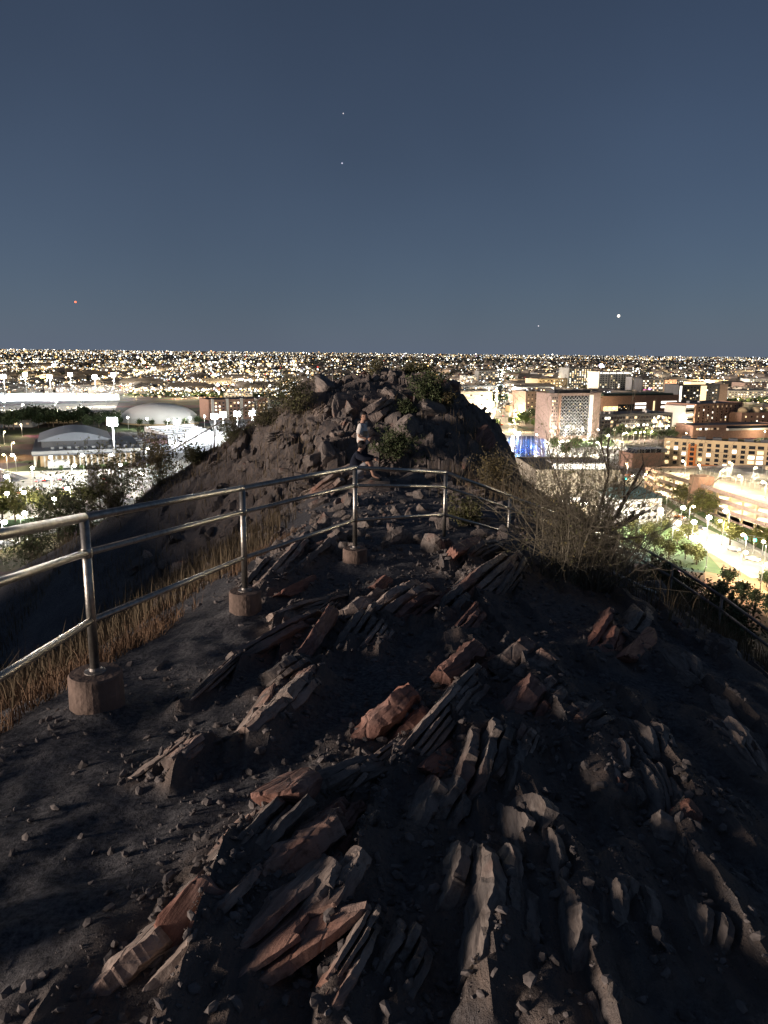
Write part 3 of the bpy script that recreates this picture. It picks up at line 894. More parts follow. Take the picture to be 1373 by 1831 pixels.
# stray pale pipe and stub post on the right slope
pa, pb = on_hill(1095, 1033), on_hill(1172, 1066)
ctr = (Vector(pa) + Vector(pb)) / 2
pr = MB().tube([Vector(pa) + Vector((0, 0, .05)) - ctr, Vector(pb) + Vector((0, 0, .04)) - ctr], .024, 10).build('pipe', M_STEEL, None, True, loc=ctr)
tag(pr, 'pale loose pipe lying on dark ground right of the shrub', 'pipe')
ps = on_hill(1175, 1040)
sp = MB().tube([(0, 0, -.1), (0, 0, .2), (-.05, 0, .23)], .024, 10).build('post_stub', M_STEEL, None, True, loc=tuple(ps))
tag(sp, 'short pale bent post stub right of the shrub', 'post')

# ------------------------------------------------------------------ shrubs
def grow(mb, leaf_pts, p, d, length, r, depth, seed_r, curl=0.25, lift=0.0, nseg=4, kids=(4, 5), sides=(5, 4, 3), tips=None):
    pts, rad = [Vector(p)], [r]
    d = Vector(d).normalized()
    for k in range(nseg):
        d = (d + Vector((seed_r.gauss(0, curl), seed_r.gauss(0, curl), seed_r.gauss(0, curl) + lift))).normalized()
        pts.append(pts[-1] + d * (length / nseg)); rad.append(max(0.0012, r * (1 - 0.8 * (k + 1) / nseg)))
    mb.tube(pts, rad, sides[min(2, 2 - depth)] if depth < 3 else 5, caps=False)
    if depth == 0:
        leaf_pts.extend(pts[1:])
        return
    for j in range(kids[depth - 1] if depth - 1 < len(kids) else 3):
        t = seed_r.uniform(0.25, 1.0) * nseg
        i = min(nseg - 1, int(t)); q = pts[i].lerp(pts[i + 1], t - i)
        dd = (d * 0.8 + Vector((seed_r.gauss(0, .7), seed_r.gauss(0, .7), seed_r.gauss(0.1, .5)))).normalized()
        grow(mb, leaf_pts, q, dd, length * seed_r.uniform(.35, .6), max(.0014, r * .5), depth - 1, seed_r, curl * 1.1, lift, 3, kids, sides)

def leaves_mesh(name, pts, per, size, spread):
    pts = np.array([tuple(p) for p in pts])
    P = np.repeat(pts, per, 0) + rng.normal(0, spread, (len(pts) * per, 3))
    n = len(P)
    a = rng.normal(0, 1, (n, 3)); a /= np.linalg.norm(a, axis=1)[:, None]
    b = rng.normal(0, 1, (n, 3)); b -= a * (a * b).sum(1)[:, None]; b /= np.linalg.norm(b, axis=1)[:, None]
    s = size * rng.uniform(.6, 1.4, (n, 1))
    Q = np.stack([P - a * s, P + b * s * .45, P + a * s, P - b * s * .45], 1)
    k = np.arange(n) * 4
    return mesh_np(name, Q.reshape(-1, 3), np.stack([k, k + 1, k + 2, k + 3], 1))

M_TWIG = mat('twig_bark', (0.165, 0.145, 0.105), 0.9, var=0.4, vscale=6)
M_DEAD = mat('dead_wood', (0.06, 0.047, 0.04), 0.9, var=0.3, vscale=6)
M_LEAF = [mat('leaf_olive', (0.095, 0.095, 0.035), 0.7, var=0.4, vscale=3), mat('leaf_green', (0.062, 0.082, 0.032), 0.7, var=0.4, vscale=3), mat('leaf_straw', (0.17, 0.135, 0.06), 0.8, var=0.4, vscale=3)]

def shrub(name, label, pos, h, spread, n, seed, leaf=0, per=1, lsize=.03, kids=(4, 5), thick=.010, group=None, cat='shrub', up=0.03):
    r = random.Random(seed)
    root = empty(name, pos)
    st, tw = MB(), MB()
    lp = []
    for k in range(n):
        az = r.uniform(0, 2 * math.pi); lean = abs(r.gauss(0, spread))
        d = (math.sin(lean) * math.cos(az), math.sin(lean) * math.sin(az), math.cos(lean))
        p0 = Vector((r.gauss(0, .05 * h), r.gauss(0, .05 * h), -.04))
        grow(tw, lp, p0, d, h * r.uniform(.55, 1.0), thick * r.uniform(.5, 1.2), 2, r, .13, up, 5, kids, (4, 3, 3))
    for k in range(max(3, n // 6)):
        az = r.uniform(0, 2 * math.pi)
        st.tube([(0, 0, -.06), (.06 * h * math.cos(az), .06 * h * math.sin(az), .12 * h), (.16 * h * math.cos(az), .16 * h * math.sin(az), .3 * h)], [thick * 1.8, thick * 1.4, thick * .6], 6)
    st.build('trunk', M_TWIG, root, True)
    tw.build('branches', M_TWIG, root, True)
    if per > 0:
        lm = leaves_mesh('crown', lp, per, lsize, lsize * .9)
        link('crown', lm, M_LEAF[leaf], root)
    tag(root, label, cat, group)
    return root

b0 = on_hill(1056, 1046)
bush = empty('desert_shrub', tuple(b0))
tag(bush, 'big twiggy brown shrub growing at the right end of the railing', 'shrub')
r = random.Random(5)
for part, cnt, rgt in (('branches', 100, 0), ('twigs', 45, 1)):
    mb, lp = MB(), []
    for k in range(cnt):
        az = r.uniform(0, 2 * math.pi); lean = abs(r.gauss(0, .40)) if rgt == 0 else abs(r.gauss(0.5, .3))
        d = (math.sin(lean) * math.cos(az), math.sin(lean) * math.sin(az), math.cos(lean))
        p0 = Vector((r.gauss(-.1, .2), r.gauss(0, .14), -.05))
        ln = r.uniform(.9, 1.7) * (1.0 if lean < .7 else .8)
        grow(mb, lp, p0, d, ln, r.uniform(.004, .010), 2, r, .12, .035 if rgt == 0 else -.02, 5, (4, 5), (4, 3, 3))
    mb.build(part, M_TWIG, bush, True)
    link('leaves', leaves_mesh('leaves', lp[:: 3], 1, .014, .02), M_LEAF[2 if rgt else 0], bush)
def bl(px, py, D):
    d = ray(px, py); return Vector(d * (D / math.hypot(d[0], d[1]))) - Vector(b0)
Db = math.hypot(b0[0], b0[1])
for path, rad in (
    ([(1055, 1000), (1062, 950), (1075, 900), (1088, 850), (1086, 800), (1092, 770), (1108, 745)], [.022, .02, .016, .013, .010, .008, .004]),
    ([(1062, 950), (1100, 925), (1125, 880), (1140, 850), (1150, 830), (1148, 812)], [.022, .021, .018, .014, .009, .004]),
    ([(1085, 948), (1110, 938), (1135, 925), (1158, 914)], [.028, .03, .026, .006]),
    ([(1115, 932), (1130, 922), (1135, 912)], [.02, .016, .006]),
    ([(1115, 900), (1116, 860), (1114, 838)], [.010, .007, .004]),
    ([(1088, 850), (1076, 800), (1072, 740)], [.010, .007, .003]),
    ([(1040, 1010), (1010, 900), (985, 820), (975, 770)], [.014, .010, .006, .003]),
    ([(1125, 880), (1142, 868), (1165, 838), (1185, 832)], [.010, .008, .005, .003]),
    ([(1090, 965), (1150, 960), (1190, 945), (1230, 930)], [.012, .009, .006, .003])):
    MB().tube([bl(x, y, Db * (1.0 + .01 * i)) for i, (x, y) in enumerate(path)], rad, 7).build('dead_branch', M_DEAD, bush, True)

def at_px(px, py, D=None):
    if D is None: return tuple(on_hill(px, py))
    d = ray(px, py); q = d * (D / math.hypot(d[0], d[1]))
    return (q[0], q[1], hz(q[0], q[1]))
def at_crest(px, lo=9, hi=34):
    d = ray(px, 950); d = d / math.hypot(d[0], d[1])
    D = np.arange(lo, hi, .25); z = h_base(d[0] * D, d[1] * D)
    k = int(np.argmax(z / D)); return (d[0] * D[k], d[1] * D[k], hz(d[0] * D[k], d[1] * D[k]))
shrub('desert_shrub', 'rounded dark green bush among rocks right of the standing man', at_px(706, 826), .85, .5, 34, 21, 1, 2, .035)
shrub('desert_shrub', 'green bush on the upper right shoulder of the mound', at_px(766, 738), 1.0, .45, 34, 22, 1, 2, .04)
shrub('desert_shrub', 'small green sprig on the mound just above the standing man', at_px(722, 742), .45, .6, 18, 23, 1, 2, .03)
shrub('desert_shrub', 'wispy shrub on the very top of the rocky mound', at_px(672, 682, 28.5), .65, .6, 20, 24, 0, 1, .03)
shrub('desert_shrub', 'low rounded shrub right of the mound summit', at_px(730, 690, 28), .55, .55, 24, 25, 0, 2, .03)
shrub('desert_shrub', 'olive shrub at the summit edge facing the avenue', at_px(757, 700, 28), .6, .55, 24, 26, 0, 2, .03)
shrub('desert_shrub', 'large wispy yellow green shrub on the left shoulder of the mound', at_px(528, 738), 1.25, .65, 46, 27, 0, 1, .035)
shrub('desert_shrub', 'thin bare shrub left of the wispy yellow green one', at_px(478, 762), .9, .6, 30, 28, 0, 1, .03)
shrub('desert_shrub', 'feathery dark shrub in front of the white floodlit court', at_px(415, 798), .95, .7, 36, 29, 0, 1, .03)
shrub('desert_shrub', 'leafy shrub at the foot of the mound above the railing', at_px(350, 838), .8, .7, 30, 30, 0, 1, .035)
shrub('desert_shrub', 'big thorny dark shrub on the left slope under the concrete pylon', at_crest(205, 24, 60), 2.3, .75, 50, 31, 0, 1, .05, thick=.024)
shrub('desert_shrub', 'reddish brown shrub on the left slope beside the mound', at_crest(290, 24, 60), 1.7, .6, 44, 32, 2, 1, .045)
shrub('desert_shrub', 'leafy green shrub above the top rail near the left edge', at_crest(115, 24, 60), 2.3, .65, 50, 33, 1, 2, .05)
shrub('desert_shrub', 'low spreading shrub between the rails at the left edge', at_crest(55, 24, 60), 1.4, .9, 44, 34, 1, 1, .05)
shrub('desert_shrub', 'tall grassy shrub on the right flank of the mound', at_px(884, 860, 19), .85, .3, 40, 35, 2, 1, .03)
shrub('desert_shrub', 'small grassy shrub behind the railing left of the big shrub', at_px(832, 950, 12.6), .5, .4, 30, 36, 0, 1, .025)
shrub('desert_shrub', 'straw coloured tuft on the mound under the summit', at_px(797, 742), .5, .4, 30, 37, 2, 1, .03)
shrub('desert_shrub', 'dark leafy shrub behind the railing right of the big shrub', at_px(1185, 1025, 16.5), .7, .7, 34, 38, 0, 2, .04)
shrub('desert_shrub', 'green shrub on the right slope below the dark railing', at_px(1290, 1075, 14), .9, .8, 40, 39, 1, 2, .04)
shrub('desert_shrub', 'sparse shrub on the right slope beside a dark post', at_px(1235, 1050, 15), .8, .7, 34, 40, 0, 1, .035)

# ------------------------------------------------------------------ the two people
def skin(name, joints, edges, root, mat_, parent=None, sub=2, extra=None):
    names = list(joints)
    me = bpy.data.meshes.new(name)
    me.from_pydata([joints[n][0] for n in names], [(names.index(a), names.index(b)) for a, b in edges], [])
    o = bpy.data.objects.new(name, me); col.objects.link(o)
    md = o.modifiers.new('skin', 'SKIN'); md.use_smooth_shade = True
    for i, n in enumerate(names):
        rr = joints[n][1]; rr = rr if hasattr(rr, '__len__') else (rr, rr)
        o.data.skin_vertices[0].data[i].radius = rr
        o.data.skin_vertices[0].data[i].use_root = (n == root)
    sb = o.modifiers.new('sub', 'SUBSURF'); sb.levels = sub; sb.render_levels = sub
    dg = bpy.context.evaluated_depsgraph_get()
    ev = o.evaluated_get(dg)
    nm = bpy.data.meshes.new_from_object(ev)
    bpy.data.objects.remove(o)
    nm.name = name
    return nm

def join_meshes(name, mats_, parts):
    """parts: list of (mesh, material index) -> one mesh"""
    me = bpy.data.meshes.new(name)
    V, Fs, MI = [], [], []
    for m_, mi in parts:
        n = len(V)
        V.extend([v.co[:] for v in m_.vertices])
        for p in m_.polygons:
            Fs.append(tuple(n + i for i in p.vertices)); MI.append(mi)
    me.from_pydata(V, [], Fs)
    for m_ in mats_: me.materials.append(m_)
    me.polygons.foreach_set('material_index', MI)
    me.polygons.foreach_set('use_smooth', [True] * len(Fs))
    me.update()
    return me

def head_mesh(c, look, r=.098):
    """head about 0.22 m tall with brow, nose, mouth, chin and ears; look = unit vector the face points to"""
    v, f = ICO[4]
    q = v.copy()
    z = q[:, 2]; x = q[:, 0]; y = q[:, 1]            # local +x is the face
    s = np.stack([x * 1.0, y * .80, z * 1.18], 1)
    jaw = np.clip(-z, 0, 1)
    s[:, 1] *= 1 - .28 * jaw
    s[:, 0] += .10 * jaw * (x > 0) * x
    s[:, 0] -= .18 * jaw * (x < 0) * (-x) * -1
    nose = np.exp(-((y / .13) ** 2 + ((z + .12) / .2) ** 2)) * (x > .3); s[:, 0] += .24 * nose
    eye = (np.exp(-(((y - .32) / .13) ** 2 + ((z - .08) / .09) ** 2)) + np.exp(-(((y + .32) / .13) ** 2 + ((z - .08) / .09) ** 2))) * (x > .3); s[:, 0] -= .09 * eye
    brow = np.exp(-(((z - .24) / .08) ** 2)) * (x > .5) * (np.abs(y) < .6); s[:, 0] += .045 * brow
    mouth = np.exp(-((y / .28) ** 2 + ((z + .47) / .05) ** 2)) * (x > .2); s[:, 0] -= .05 * mouth
    lip = np.exp(-((y / .24) ** 2 + ((z + .40) / .05) ** 2)) * (x > .2); s[:, 0] += .05 * lip
    chin = np.exp(-((y / .3) ** 2 + ((z + .78) / .14) ** 2)) * (x > 0); s[:, 0] += .10 * chin
    ear = np.exp(-(((x + .05) / .15) ** 2 + ((z + .02) / .2) ** 2)) * (np.abs(y) > .7); s[:, 1] += np.sign(y) * .16 * ear
    s = s * r
    lk = Vector(look).normalized(); sd = Vector((0, 0, 1)).cross(lk).normalized(); up = lk.cross(sd)
    R = np.array([lk[:], sd[:], up[:]])
    return s, R, np.array(c), f

def np_mesh(name, s, R, c, f):
    return mesh_np(name, s @ R + c, f, True)

def hand_mesh(wrist, fd, pn, curl, s=1.0):
    """palm and five bent fingers; fd finger direction, pn palm normal (side the fingers curl to)"""
    w = Vector(wrist); fd = Vector(fd).normalized(); pn = Vector(pn).normalized(); sd = fd.cross(pn).normalized()
    mb = MB()
    mb.tube([w, w + fd * .03 * s, w + fd * .07 * s, w + fd * .088 * s], [.024 * s, .034 * s, .037 * s, .03 * s], 8)
    for i, (off, ln) in enumerate(((-.03, .066), (-.010, .076), (.010, .072), (.029, .056))):
        p = w + fd * .078 * s + sd * off * s
        d = fd.copy(); ps = [p]
        for j in range(3):
            d = (d * math.cos(curl) + pn * math.sin(curl)).normalized()
            p = p + d * ln * s * (.42, .33, .25)[j]; ps.append(p)
        mb.tube(ps, [.0095 * s, .009 * s, .008 * s, .006 * s], 7)
    p = w + fd * .03 * s - sd * .03 * s
    d = (fd * .7 - sd * .7 + pn * .2).normalized(); ps = [p, p + d * .035 * s]
    d = (d + fd * .5 + pn * .3).normalized(); ps.append(ps[-1] + d * .03 * s)
    mb.tube(ps, [.013 * s, .011 * s, .008 * s], 7)
    return mesh_np('hand', mb.v, mb.f, True)

M_SKIN = mat('skin', (0.50, 0.30, 0.21), 0.6, var=0.12, vscale=9)
M_HAIR = mat('dark_hair', (0.012, 0.010, 0.010), 0.6, var=0.3, vscale=40)
M_TEE = mat('white_tee', (0.76, 0.73, 0.68), 0.9, var=0.06, vscale=6, bump=0.4, bscale=9)
M_PRINT = mat('tan_print', (0.42, 0.30, 0.2), 0.9, var=0.4, vscale=12)
M_SHORTS = mat('black_shorts', (0.018, 0.019, 0.026), 0.9)
M_HOOD = mat('navy_hoodie', (0.016, 0.020, 0.034), 0.95, bump=0.5, bscale=9)
M_GREY = mat('grey_shorts', (0.34, 0.34, 0.35), 0.9, bump=0.4, bscale=9)
M_SHOE = mat('dark_shoes', (0.03, 0.03, 0.03), 0.7)

def man_standing(loc, rz):
    root = empty('person', loc, rz)
    tag(root, 'man standing in profile in a white printed t-shirt and dark shorts on the mound', 'person')
    J = {'pel': ((0, 0, .93), (.115, .15)), 'bel': ((0.01, 0, 1.08), (.11, .145)), 'che': ((0, 0, 1.28), (.115, .165)), 'nec': ((0.0, 0, 1.47), (.055, .055)), 'hed': ((.02, 0, 1.58), (.07, .065)),
         'shr': ((-.005, -.18, 1.40), .062), 'elr': ((-.05, -.235, 1.13), .044), 'wrr': ((.17, -.17, 1.06), .030),
         'shl': ((-.005, .18, 1.40), .062), 'ell': ((-.04, .235, 1.13), .044), 'wrl': ((.16, .15, 1.04), .030),
         'hir': ((0, -.095, .86), .095), 'knr': ((.03, -.11, .49), .062), 'anr': ((-.01, -.11, .09), .042), 'tor': ((.16, -.13, .035), .035),
         'hil': ((0, .095, .86), .095), 'knl': ((.02, .11, .49), .062), 'anl': ((-.04, .12, .09), .042), 'tol': ((.13, .14, .035), .035)}
    E = [('pel', 'bel'), ('bel', 'che'), ('che', 'nec'), ('nec', 'hed'), ('che', 'shr'), ('shr', 'elr'), ('elr', 'wrr'), ('che', 'shl'), ('shl', 'ell'), ('ell', 'wrl'),
         ('pel', 'hir'), ('hir', 'knr'), ('knr', 'anr'), ('anr', 'tor'), ('pel', 'hil'), ('hil', 'knl'), ('knl', 'anl'), ('anl', 'tol')]
    body = skin('body', J, E, 'pel', M_SKIN)
    s, R, c, f = head_mesh((.03, 0, 1.635), (1, -.12, -.04))
    hd = np_mesh('head', s, R, c, f)
    hr = hand_mesh((.175, -.165, 1.06), (.95, .35, .02), (-.2, 1, 0), .45)
    hl = hand_mesh((.165, .145, 1.04), (.95, -.3, .02), (-.2, -1, 0), .45)
    bm_ = join_meshes('body', [M_SKIN], [(body, 0), (hd, 0), (hr, 0), (hl, 0)])
    link('body', bm_, None, root)
    T = {'hem': ((0.005, 0, .86), (.15, .19)), 'bel': ((.012, 0, 1.06), (.14, .18)), 'che': ((0, 0, 1.29), (.135, .185)), 'col': ((0, 0, 1.43), (.075, .085)),
         'shr': ((-.005, -.19, 1.395), .088), 'elr': ((-.05, -.25, 1.17), .085), 'shl': ((-.005, .19, 1.395), .088), 'ell': ((-.04, .25, 1.17), .085)}
    link('t_shirt', skin('t_shirt', T, [('hem', 'bel'), ('bel', 'che'), ('che', 'col'), ('che', 'shr'), ('shr', 'elr'), ('che', 'shl'), ('shl', 'ell')], 'che', M_TEE), M_TEE, root)
    pm = MB().prism([(-.02, -.10), (.10, -.10), (.10, .04), (-.02, .04)], 0, .004)
    pr_ = pm.build('print', M_PRINT, root, False, loc=(.075, -.165, 1.22), rot=(math.radians(84), 0, math.radians(28)))
    S = {'wai': ((0, 0, .96), (.12, .155)), 'pel': ((0, 0, .88), (.125, .165)), 'hir': ((.005, -.1, .78), .115), 'knr': ((.03, -.115, .52), .10), 'hil': ((.005, .1, .78), .115), 'knl': ((.02, .115, .52), .10)}
    link('shorts', skin('shorts', S, [('wai', 'pel'), ('pel', 'hir'), ('hir', 'knr'), ('pel', 'hil'), ('hil', 'knl')], 'pel', M_SHORTS), M_SHORTS, root)
    keep = s.copy()
    v = ICO[4][0]
    cap = (v[:, 2] > .15 + .25 * np.clip(v[:, 0], 0, 1)) | ((v[:, 0] < -.25) & (v[:, 2] > -.45))
    fk = np.array([q for q in f if cap[q].all()])
    hm = mesh_np('hair', (keep * 1.10 + np.array([-.004, 0, .006])) @ R + c, fk, True)
    link('hair', hm, M_HAIR, root)
    for sy in (-1, 1):
        MB().add(*shoe(sy)).build('shoe', M_SHOE, root, True, loc=(-.01 if sy < 0 else -.04, .115 * sy, 0))
    return root

def shoe(sy):
    m = MB()
    m.tube([(-.09, 0, .045), (-.04, 0, .06), (.06, 0, .045), (.15, 0, .035), (.19, 0, .03)], [.035, .05, .046, .044, .02], 10)
    return m.v, m.f

def man_seated(loc, rz):
    root = empty('person', loc, rz)
    tag(root, 'person in a dark hoodie and grey shorts sitting on a rock, arm on knee', 'person')
    # seat at local z 0, face towards +x
    J = {'pel': ((0, 0, .10), (.10, .13)), 'bel': ((.00, 0, .27), (.09, .12)), 'che': ((.05, 0, .46), (.09, .12)), 'nec': ((.10, 0, .64), (.055, .055)), 'hed': ((.13, 0, .74), (.065, .06)),
         'shr': ((.07, -.17, .53), .045), 'elr': ((.28, -.23, .47), .044), 'wrr': ((.50, -.18, .47), .030),
         'shl': ((.07, .17, .53), .045), 'ell': ((.27, .23, .47), .044), 'wrl': ((.48, .15, .47), .030),
         'hir': ((.05, -.1, .09), .092), 'knr': ((.37, -.15, .40), .064), 'anr': ((.50, -.15, .02), .042), 'tor': ((.66, -.16, -.05), .034),
         'hil': ((.05, .1, .09), .092), 'knl': ((.35, .16, .41), .064), 'anl': ((.46, .16, .03), .042), 'tol': ((.62, .17, -.04), .034)}
    E = [('pel', 'bel'), ('bel', 'che'), ('che', 'nec'), ('nec', 'hed'), ('che', 'shr'), ('shr', 'elr'), ('elr', 'wrr'), ('che', 'shl'), ('shl', 'ell'), ('ell', 'wrl'),
         ('pel', 'hir'), ('hir', 'knr'), ('knr', 'anr'), ('anr', 'tor'), ('pel', 'hil'), ('hil', 'knl'), ('knl', 'anl'), ('anl', 'tol')]
    body = skin('body', J, E, 'pel', M_SKIN)
    s, R, c, f = head_mesh((.155, 0, .79), (1, .35, -.12))
    hd = np_mesh('head', s, R, c, f)
    hr = hand_mesh((.505, -.178, .47), (.95, .15, -.25), (-.2, 0, -1), .5)
    hl = hand_mesh((.485, .148, .47), (.95, -.15, -.25), (-.2, 0, -1), .5)
    link('body', join_meshes('body', [M_SKIN], [(body, 0), (hd, 0), (hr, 0), (hl, 0)]), None, root)
    T = {'hem': ((-.02, 0, .08), (.15, .19)), 'bel': ((-.01, 0, .27), (.145, .185)), 'che': ((.04, 0, .48), (.145, .19)), 'col': ((.09, 0, .63), (.085, .085)),
         'shr': ((.055, -.185, .555), .105), 'elr': ((.28, -.235, .47), .075), 'wrr': ((.485, -.182, .47), .05), 'shl': ((.055, .185, .555), .105), 'ell': ((.27, .235, .47), .075), 'wrl': ((.465, .152, .47), .05)}
    link('hoodie', skin('hoodie', T, [('hem', 'bel'), ('bel', 'che'), ('che', 'col'), ('che', 'shr'), ('shr', 'elr'), ('elr', 'wrr'), ('che', 'shl'), ('shl', 'ell'), ('ell', 'wrl')], 'che', M_HOOD), M_HOOD, root)
    S = {'pel': ((0, 0, .09), (.135, .18)), 'hir': ((.08, -.105, .11), .118), 'knr': ((.335, -.148, .365), .092), 'hil': ((.08, .105, .11), .118), 'knl': ((.315, .155, .375), .092)}
    link('shorts', skin('shorts', S, [('pel', 'hir'), ('hir', 'knr'), ('pel', 'hil'), ('hil', 'knl')], 'pel', M_GREY), M_GREY, root)
    v = ICO[4][0]
    cap = (v[:, 2] > .12 + .25 * np.clip(v[:, 0], 0, 1)) | ((v[:, 0] < -.05) & (v[:, 2] > -.6))
    fk = np.array([q for q in f if cap[q].all()])
    link('hair', mesh_np('hair', (s * 1.12 + np.array([-.006, 0, .006])) @ R + c, fk, True), M_HAIR, root)
    for sy in (-1, 1):
        MB().add(*shoe(sy)).build('shoe', M_SHOE, root, True, loc=(.51 if sy < 0 else .47, .155 * sy, -.09))
    return root

d_ = ray(648, 850); q_ = d_ * (20.6 / math.hypot(d_[0], d_[1]))
zs = -(20.6) * (733 - 632) / 1350 * 1.0 - 1.79          # crown of the head meets the photo's
man_standing((q_[0], q_[1], zs - .06), math.radians(-12)).scale = (1.05, 1.05, 1.04)
d2 = ray(636, 850); q2 = d2 * (19.4 / math.hypot(d2[0], d2[1]))
z2_ = -(19.4) * (786 - 632) / 1350 - .92
man_seated((q2[0], q2[1], z2_), math.radians(-8))
print('PEOPLE feet', zs, hz(q_[0], q_[1]), 'seat', z2_, hz(q2[0], q2[1]))
# the boulders that carry them
for (x, y, top, dims, tone) in ((q2[0] + .22, q2[1] + .05, z2_ - .005, (.95, 1.5, .9), 0), (q2[0] + .75, q2[1] - .25, z2_ - .30, (.7, .8, .7), 1), (q_[0], q_[1], zs, (.8, 1.0, .7), 0)):
    me = rock_mesh('rock', dims, int(x * 50) + 5000, 4, .25)
    vz = max(v.co.z for v in me.vertices if abs(v.co.x) < .35 and abs(v.co.y) < .35)
    o = bpy.data.objects.new('rock', me); col.objects.link(o); me.materials.append(M_ROCK[tone]); o.parent = hill
    o.location = (x, y, top - vz); o.rotation_euler = (0, 0, 1.5)

# ------------------------------------------------------------------ the town: ground, roads
def ground_material():
    m = bpy.data.materials.new('town_ground'); m.use_nodes = True
    nt = m.node_tree; N = nt.nodes.new; L = nt.links.new
    b = nt.nodes['Principled BSDF']; b.inputs['Roughness'].default_value = 0.9; b.inputs['Specular IOR Level'].default_value = 0.15
    tc = N('ShaderNodeTexCoord')
    n1 = N('ShaderNodeTexNoise'); n1.inputs['Scale'].default_value = 0.012; n1.inputs['Detail'].default_value = 6
    L(tc.outputs['Object'], n1.inputs['Vector'])
    r = N('ShaderNodeValToRGB'); e = r.color_ramp.elements
    e[0].position = .38; e[0].color = (.035, .045, .02, 1)
    e[1].position = .62; e[1].color = (.13, .115, .09, 1)
    e2 = e.new(.5); e2.color = (.06, .058, .05, 1)
    L(n1.outputs['Fac'], r.inputs['Fac'])
    v = N('ShaderNodeTexVoronoi'); v.inputs['Scale'].default_value = 0.03
    L(tc.outputs['Object'], v.inputs['Vector'])
    mx = N('ShaderNodeMixRGB'); mx.blend_type = 'MULTIPLY'; mx.inputs['Fac'].default_value = .6
    L(r.outputs['Color'], mx.inputs['Color1']); L(v.outputs['Color'], mx.inputs['Color2'])
    L(mx.outputs[0], b.inputs['Base Color'])
    return m
S_ = 70000
tg = MB().add([(-S_, -400, 0), (S_, -400, 0), (S_, 70000, 0), (-S_, 70000, 0)], [(0, 1, 2, 3)]).build('town_ground', ground_material(), None, loc=(0, 0, CITY_Z))
tag(tg, kind='structure')

M_ASPH = mat('asphalt', (0.055, 0.053, 0.05), 0.9, var=0.3, vscale=.2)
M_PALEROAD = mat('pale_pavement', (0.30, 0.28, 0.24), 0.9, var=0.25, vscale=.15)
M_PAVE = mat('plaza_paving', (0.42, 0.39, 0.33), 0.9, var=0.25, vscale=.08)
M_KERB = mat('kerb_concrete', (0.38, 0.37, 0.34), 0.9, var=.1, vscale=1)
M_MARK = mat('road_paint', (0.75, 0.73, 0.66), 0.8)
M_TURF = mat('turf', (0.06, 0.10, 0.03), 0.9, var=.4, vscale=.2)
M_COURT = mat('pale_court', (0.55, 0.55, 0.55), 0.8, var=.08, vscale=.1)
M_BLUE = mat('blue_water', (0.02, 0.10, 0.42), 0.15, var=.1, vscale=.3, spec=.5)
M_DIRT = mat('desert_dirt', (0.27, 0.17, 0.10), 0.95, var=.35, vscale=.12)

def poly_flat(name, px, material, dz=0.05, kind='structure', thick=None):
    P = [gp(x, y) for x, y in px]
    mb = MB()
    if thick:
        # wind counter-clockwise
        A = sum(P[i][0] * P[(i + 1) % len(P)][1] - P[(i + 1) % len(P)][0] * P[i][1] for i in range(len(P)))
        if A < 0: P = P[::-1]
        c = np.mean(P, 0)
        mb.prism([(p[0] - c[0], p[1] - c[1]) for p in P], -.1, thick)
    else:
        c = np.mean(P, 0)
        A = sum(P[i][0] * P[(i + 1) % len(P)][1] - P[(i + 1) % len(P)][0] * P[i][1] for i in range(len(P)))
        if A < 0: P = P[::-1]
        mb.add([(p[0] - c[0], p[1] - c[1], 0) for p in P], [tuple(range(len(P)))])
    o = mb.build(name, material, None, loc=(c[0], c[1], CITY_Z + dz))
    return tag(o, kind=kind)

def road(name, px, width, material, dz=.06, kerb=True, marks=True):
    P = [Vector(gp(x, y)) for x, y in px]
    root = None
    L_, R_ = [], []
    for i, p in enumerate(P):
        t = (P[min(i + 1, len(P) - 1)] - P[max(0, i - 1)]).normalized()
        s = Vector((t.y, -t.x, 0))
        L_.append(p - s * width / 2); R_.append(p + s * width / 2)
    n = len(P)
    z = CITY_Z + dz
    mb = MB().add([(p.x, p.y, z) for p in L_] + [(p.x, p.y, z) for p in R_], [(i, n + i, n + i + 1, i + 1) for i in range(n - 1)])
    rd = mb.build(name, material, None); tag(rd, kind='structure')
    if kerb:
        for side, off in ((L_, -1), (R_, 1)):
            mk = MB()
            for i in range(n - 1):
                a, b = side[i], side[i + 1]
                t = (b - a).normalized(); s = Vector((t.y, -t.x, 0)) * off
                q = [a, b, b + s * 2.6, a + s * 2.6]
                vs = [(p.x, p.y, CITY_Z) for p in q] + [(p.x, p.y, z + .14) for p in q]
                mk.add(vs, [(4, 5, 6, 7), (0, 1, 5, 4), (1, 2, 6, 5), (2, 3, 7, 6), (3, 0, 4, 7)])
            mk.build('kerb', M_KERB, rd)
    if marks:
        mk = MB()
        for i in range(n - 1):
            a, b = P[i], P[i + 1]; ln = (b - a).length; t = (b - a) / ln; s = Vector((t.y, -t.x, 0))
            d = 0
            while d + 3 < ln:
                q = [a + t * d - s * .12, a + t * d + s * .12, a + t * (d + 3) + s * .12, a + t * (d + 3) - s * .12]
                mk.add([(p.x, p.y, z + .012) for p in q], [(0, 1, 2, 3)]); d += 8
        mk.build('lane_marking', M_MARK, rd)
    return rd

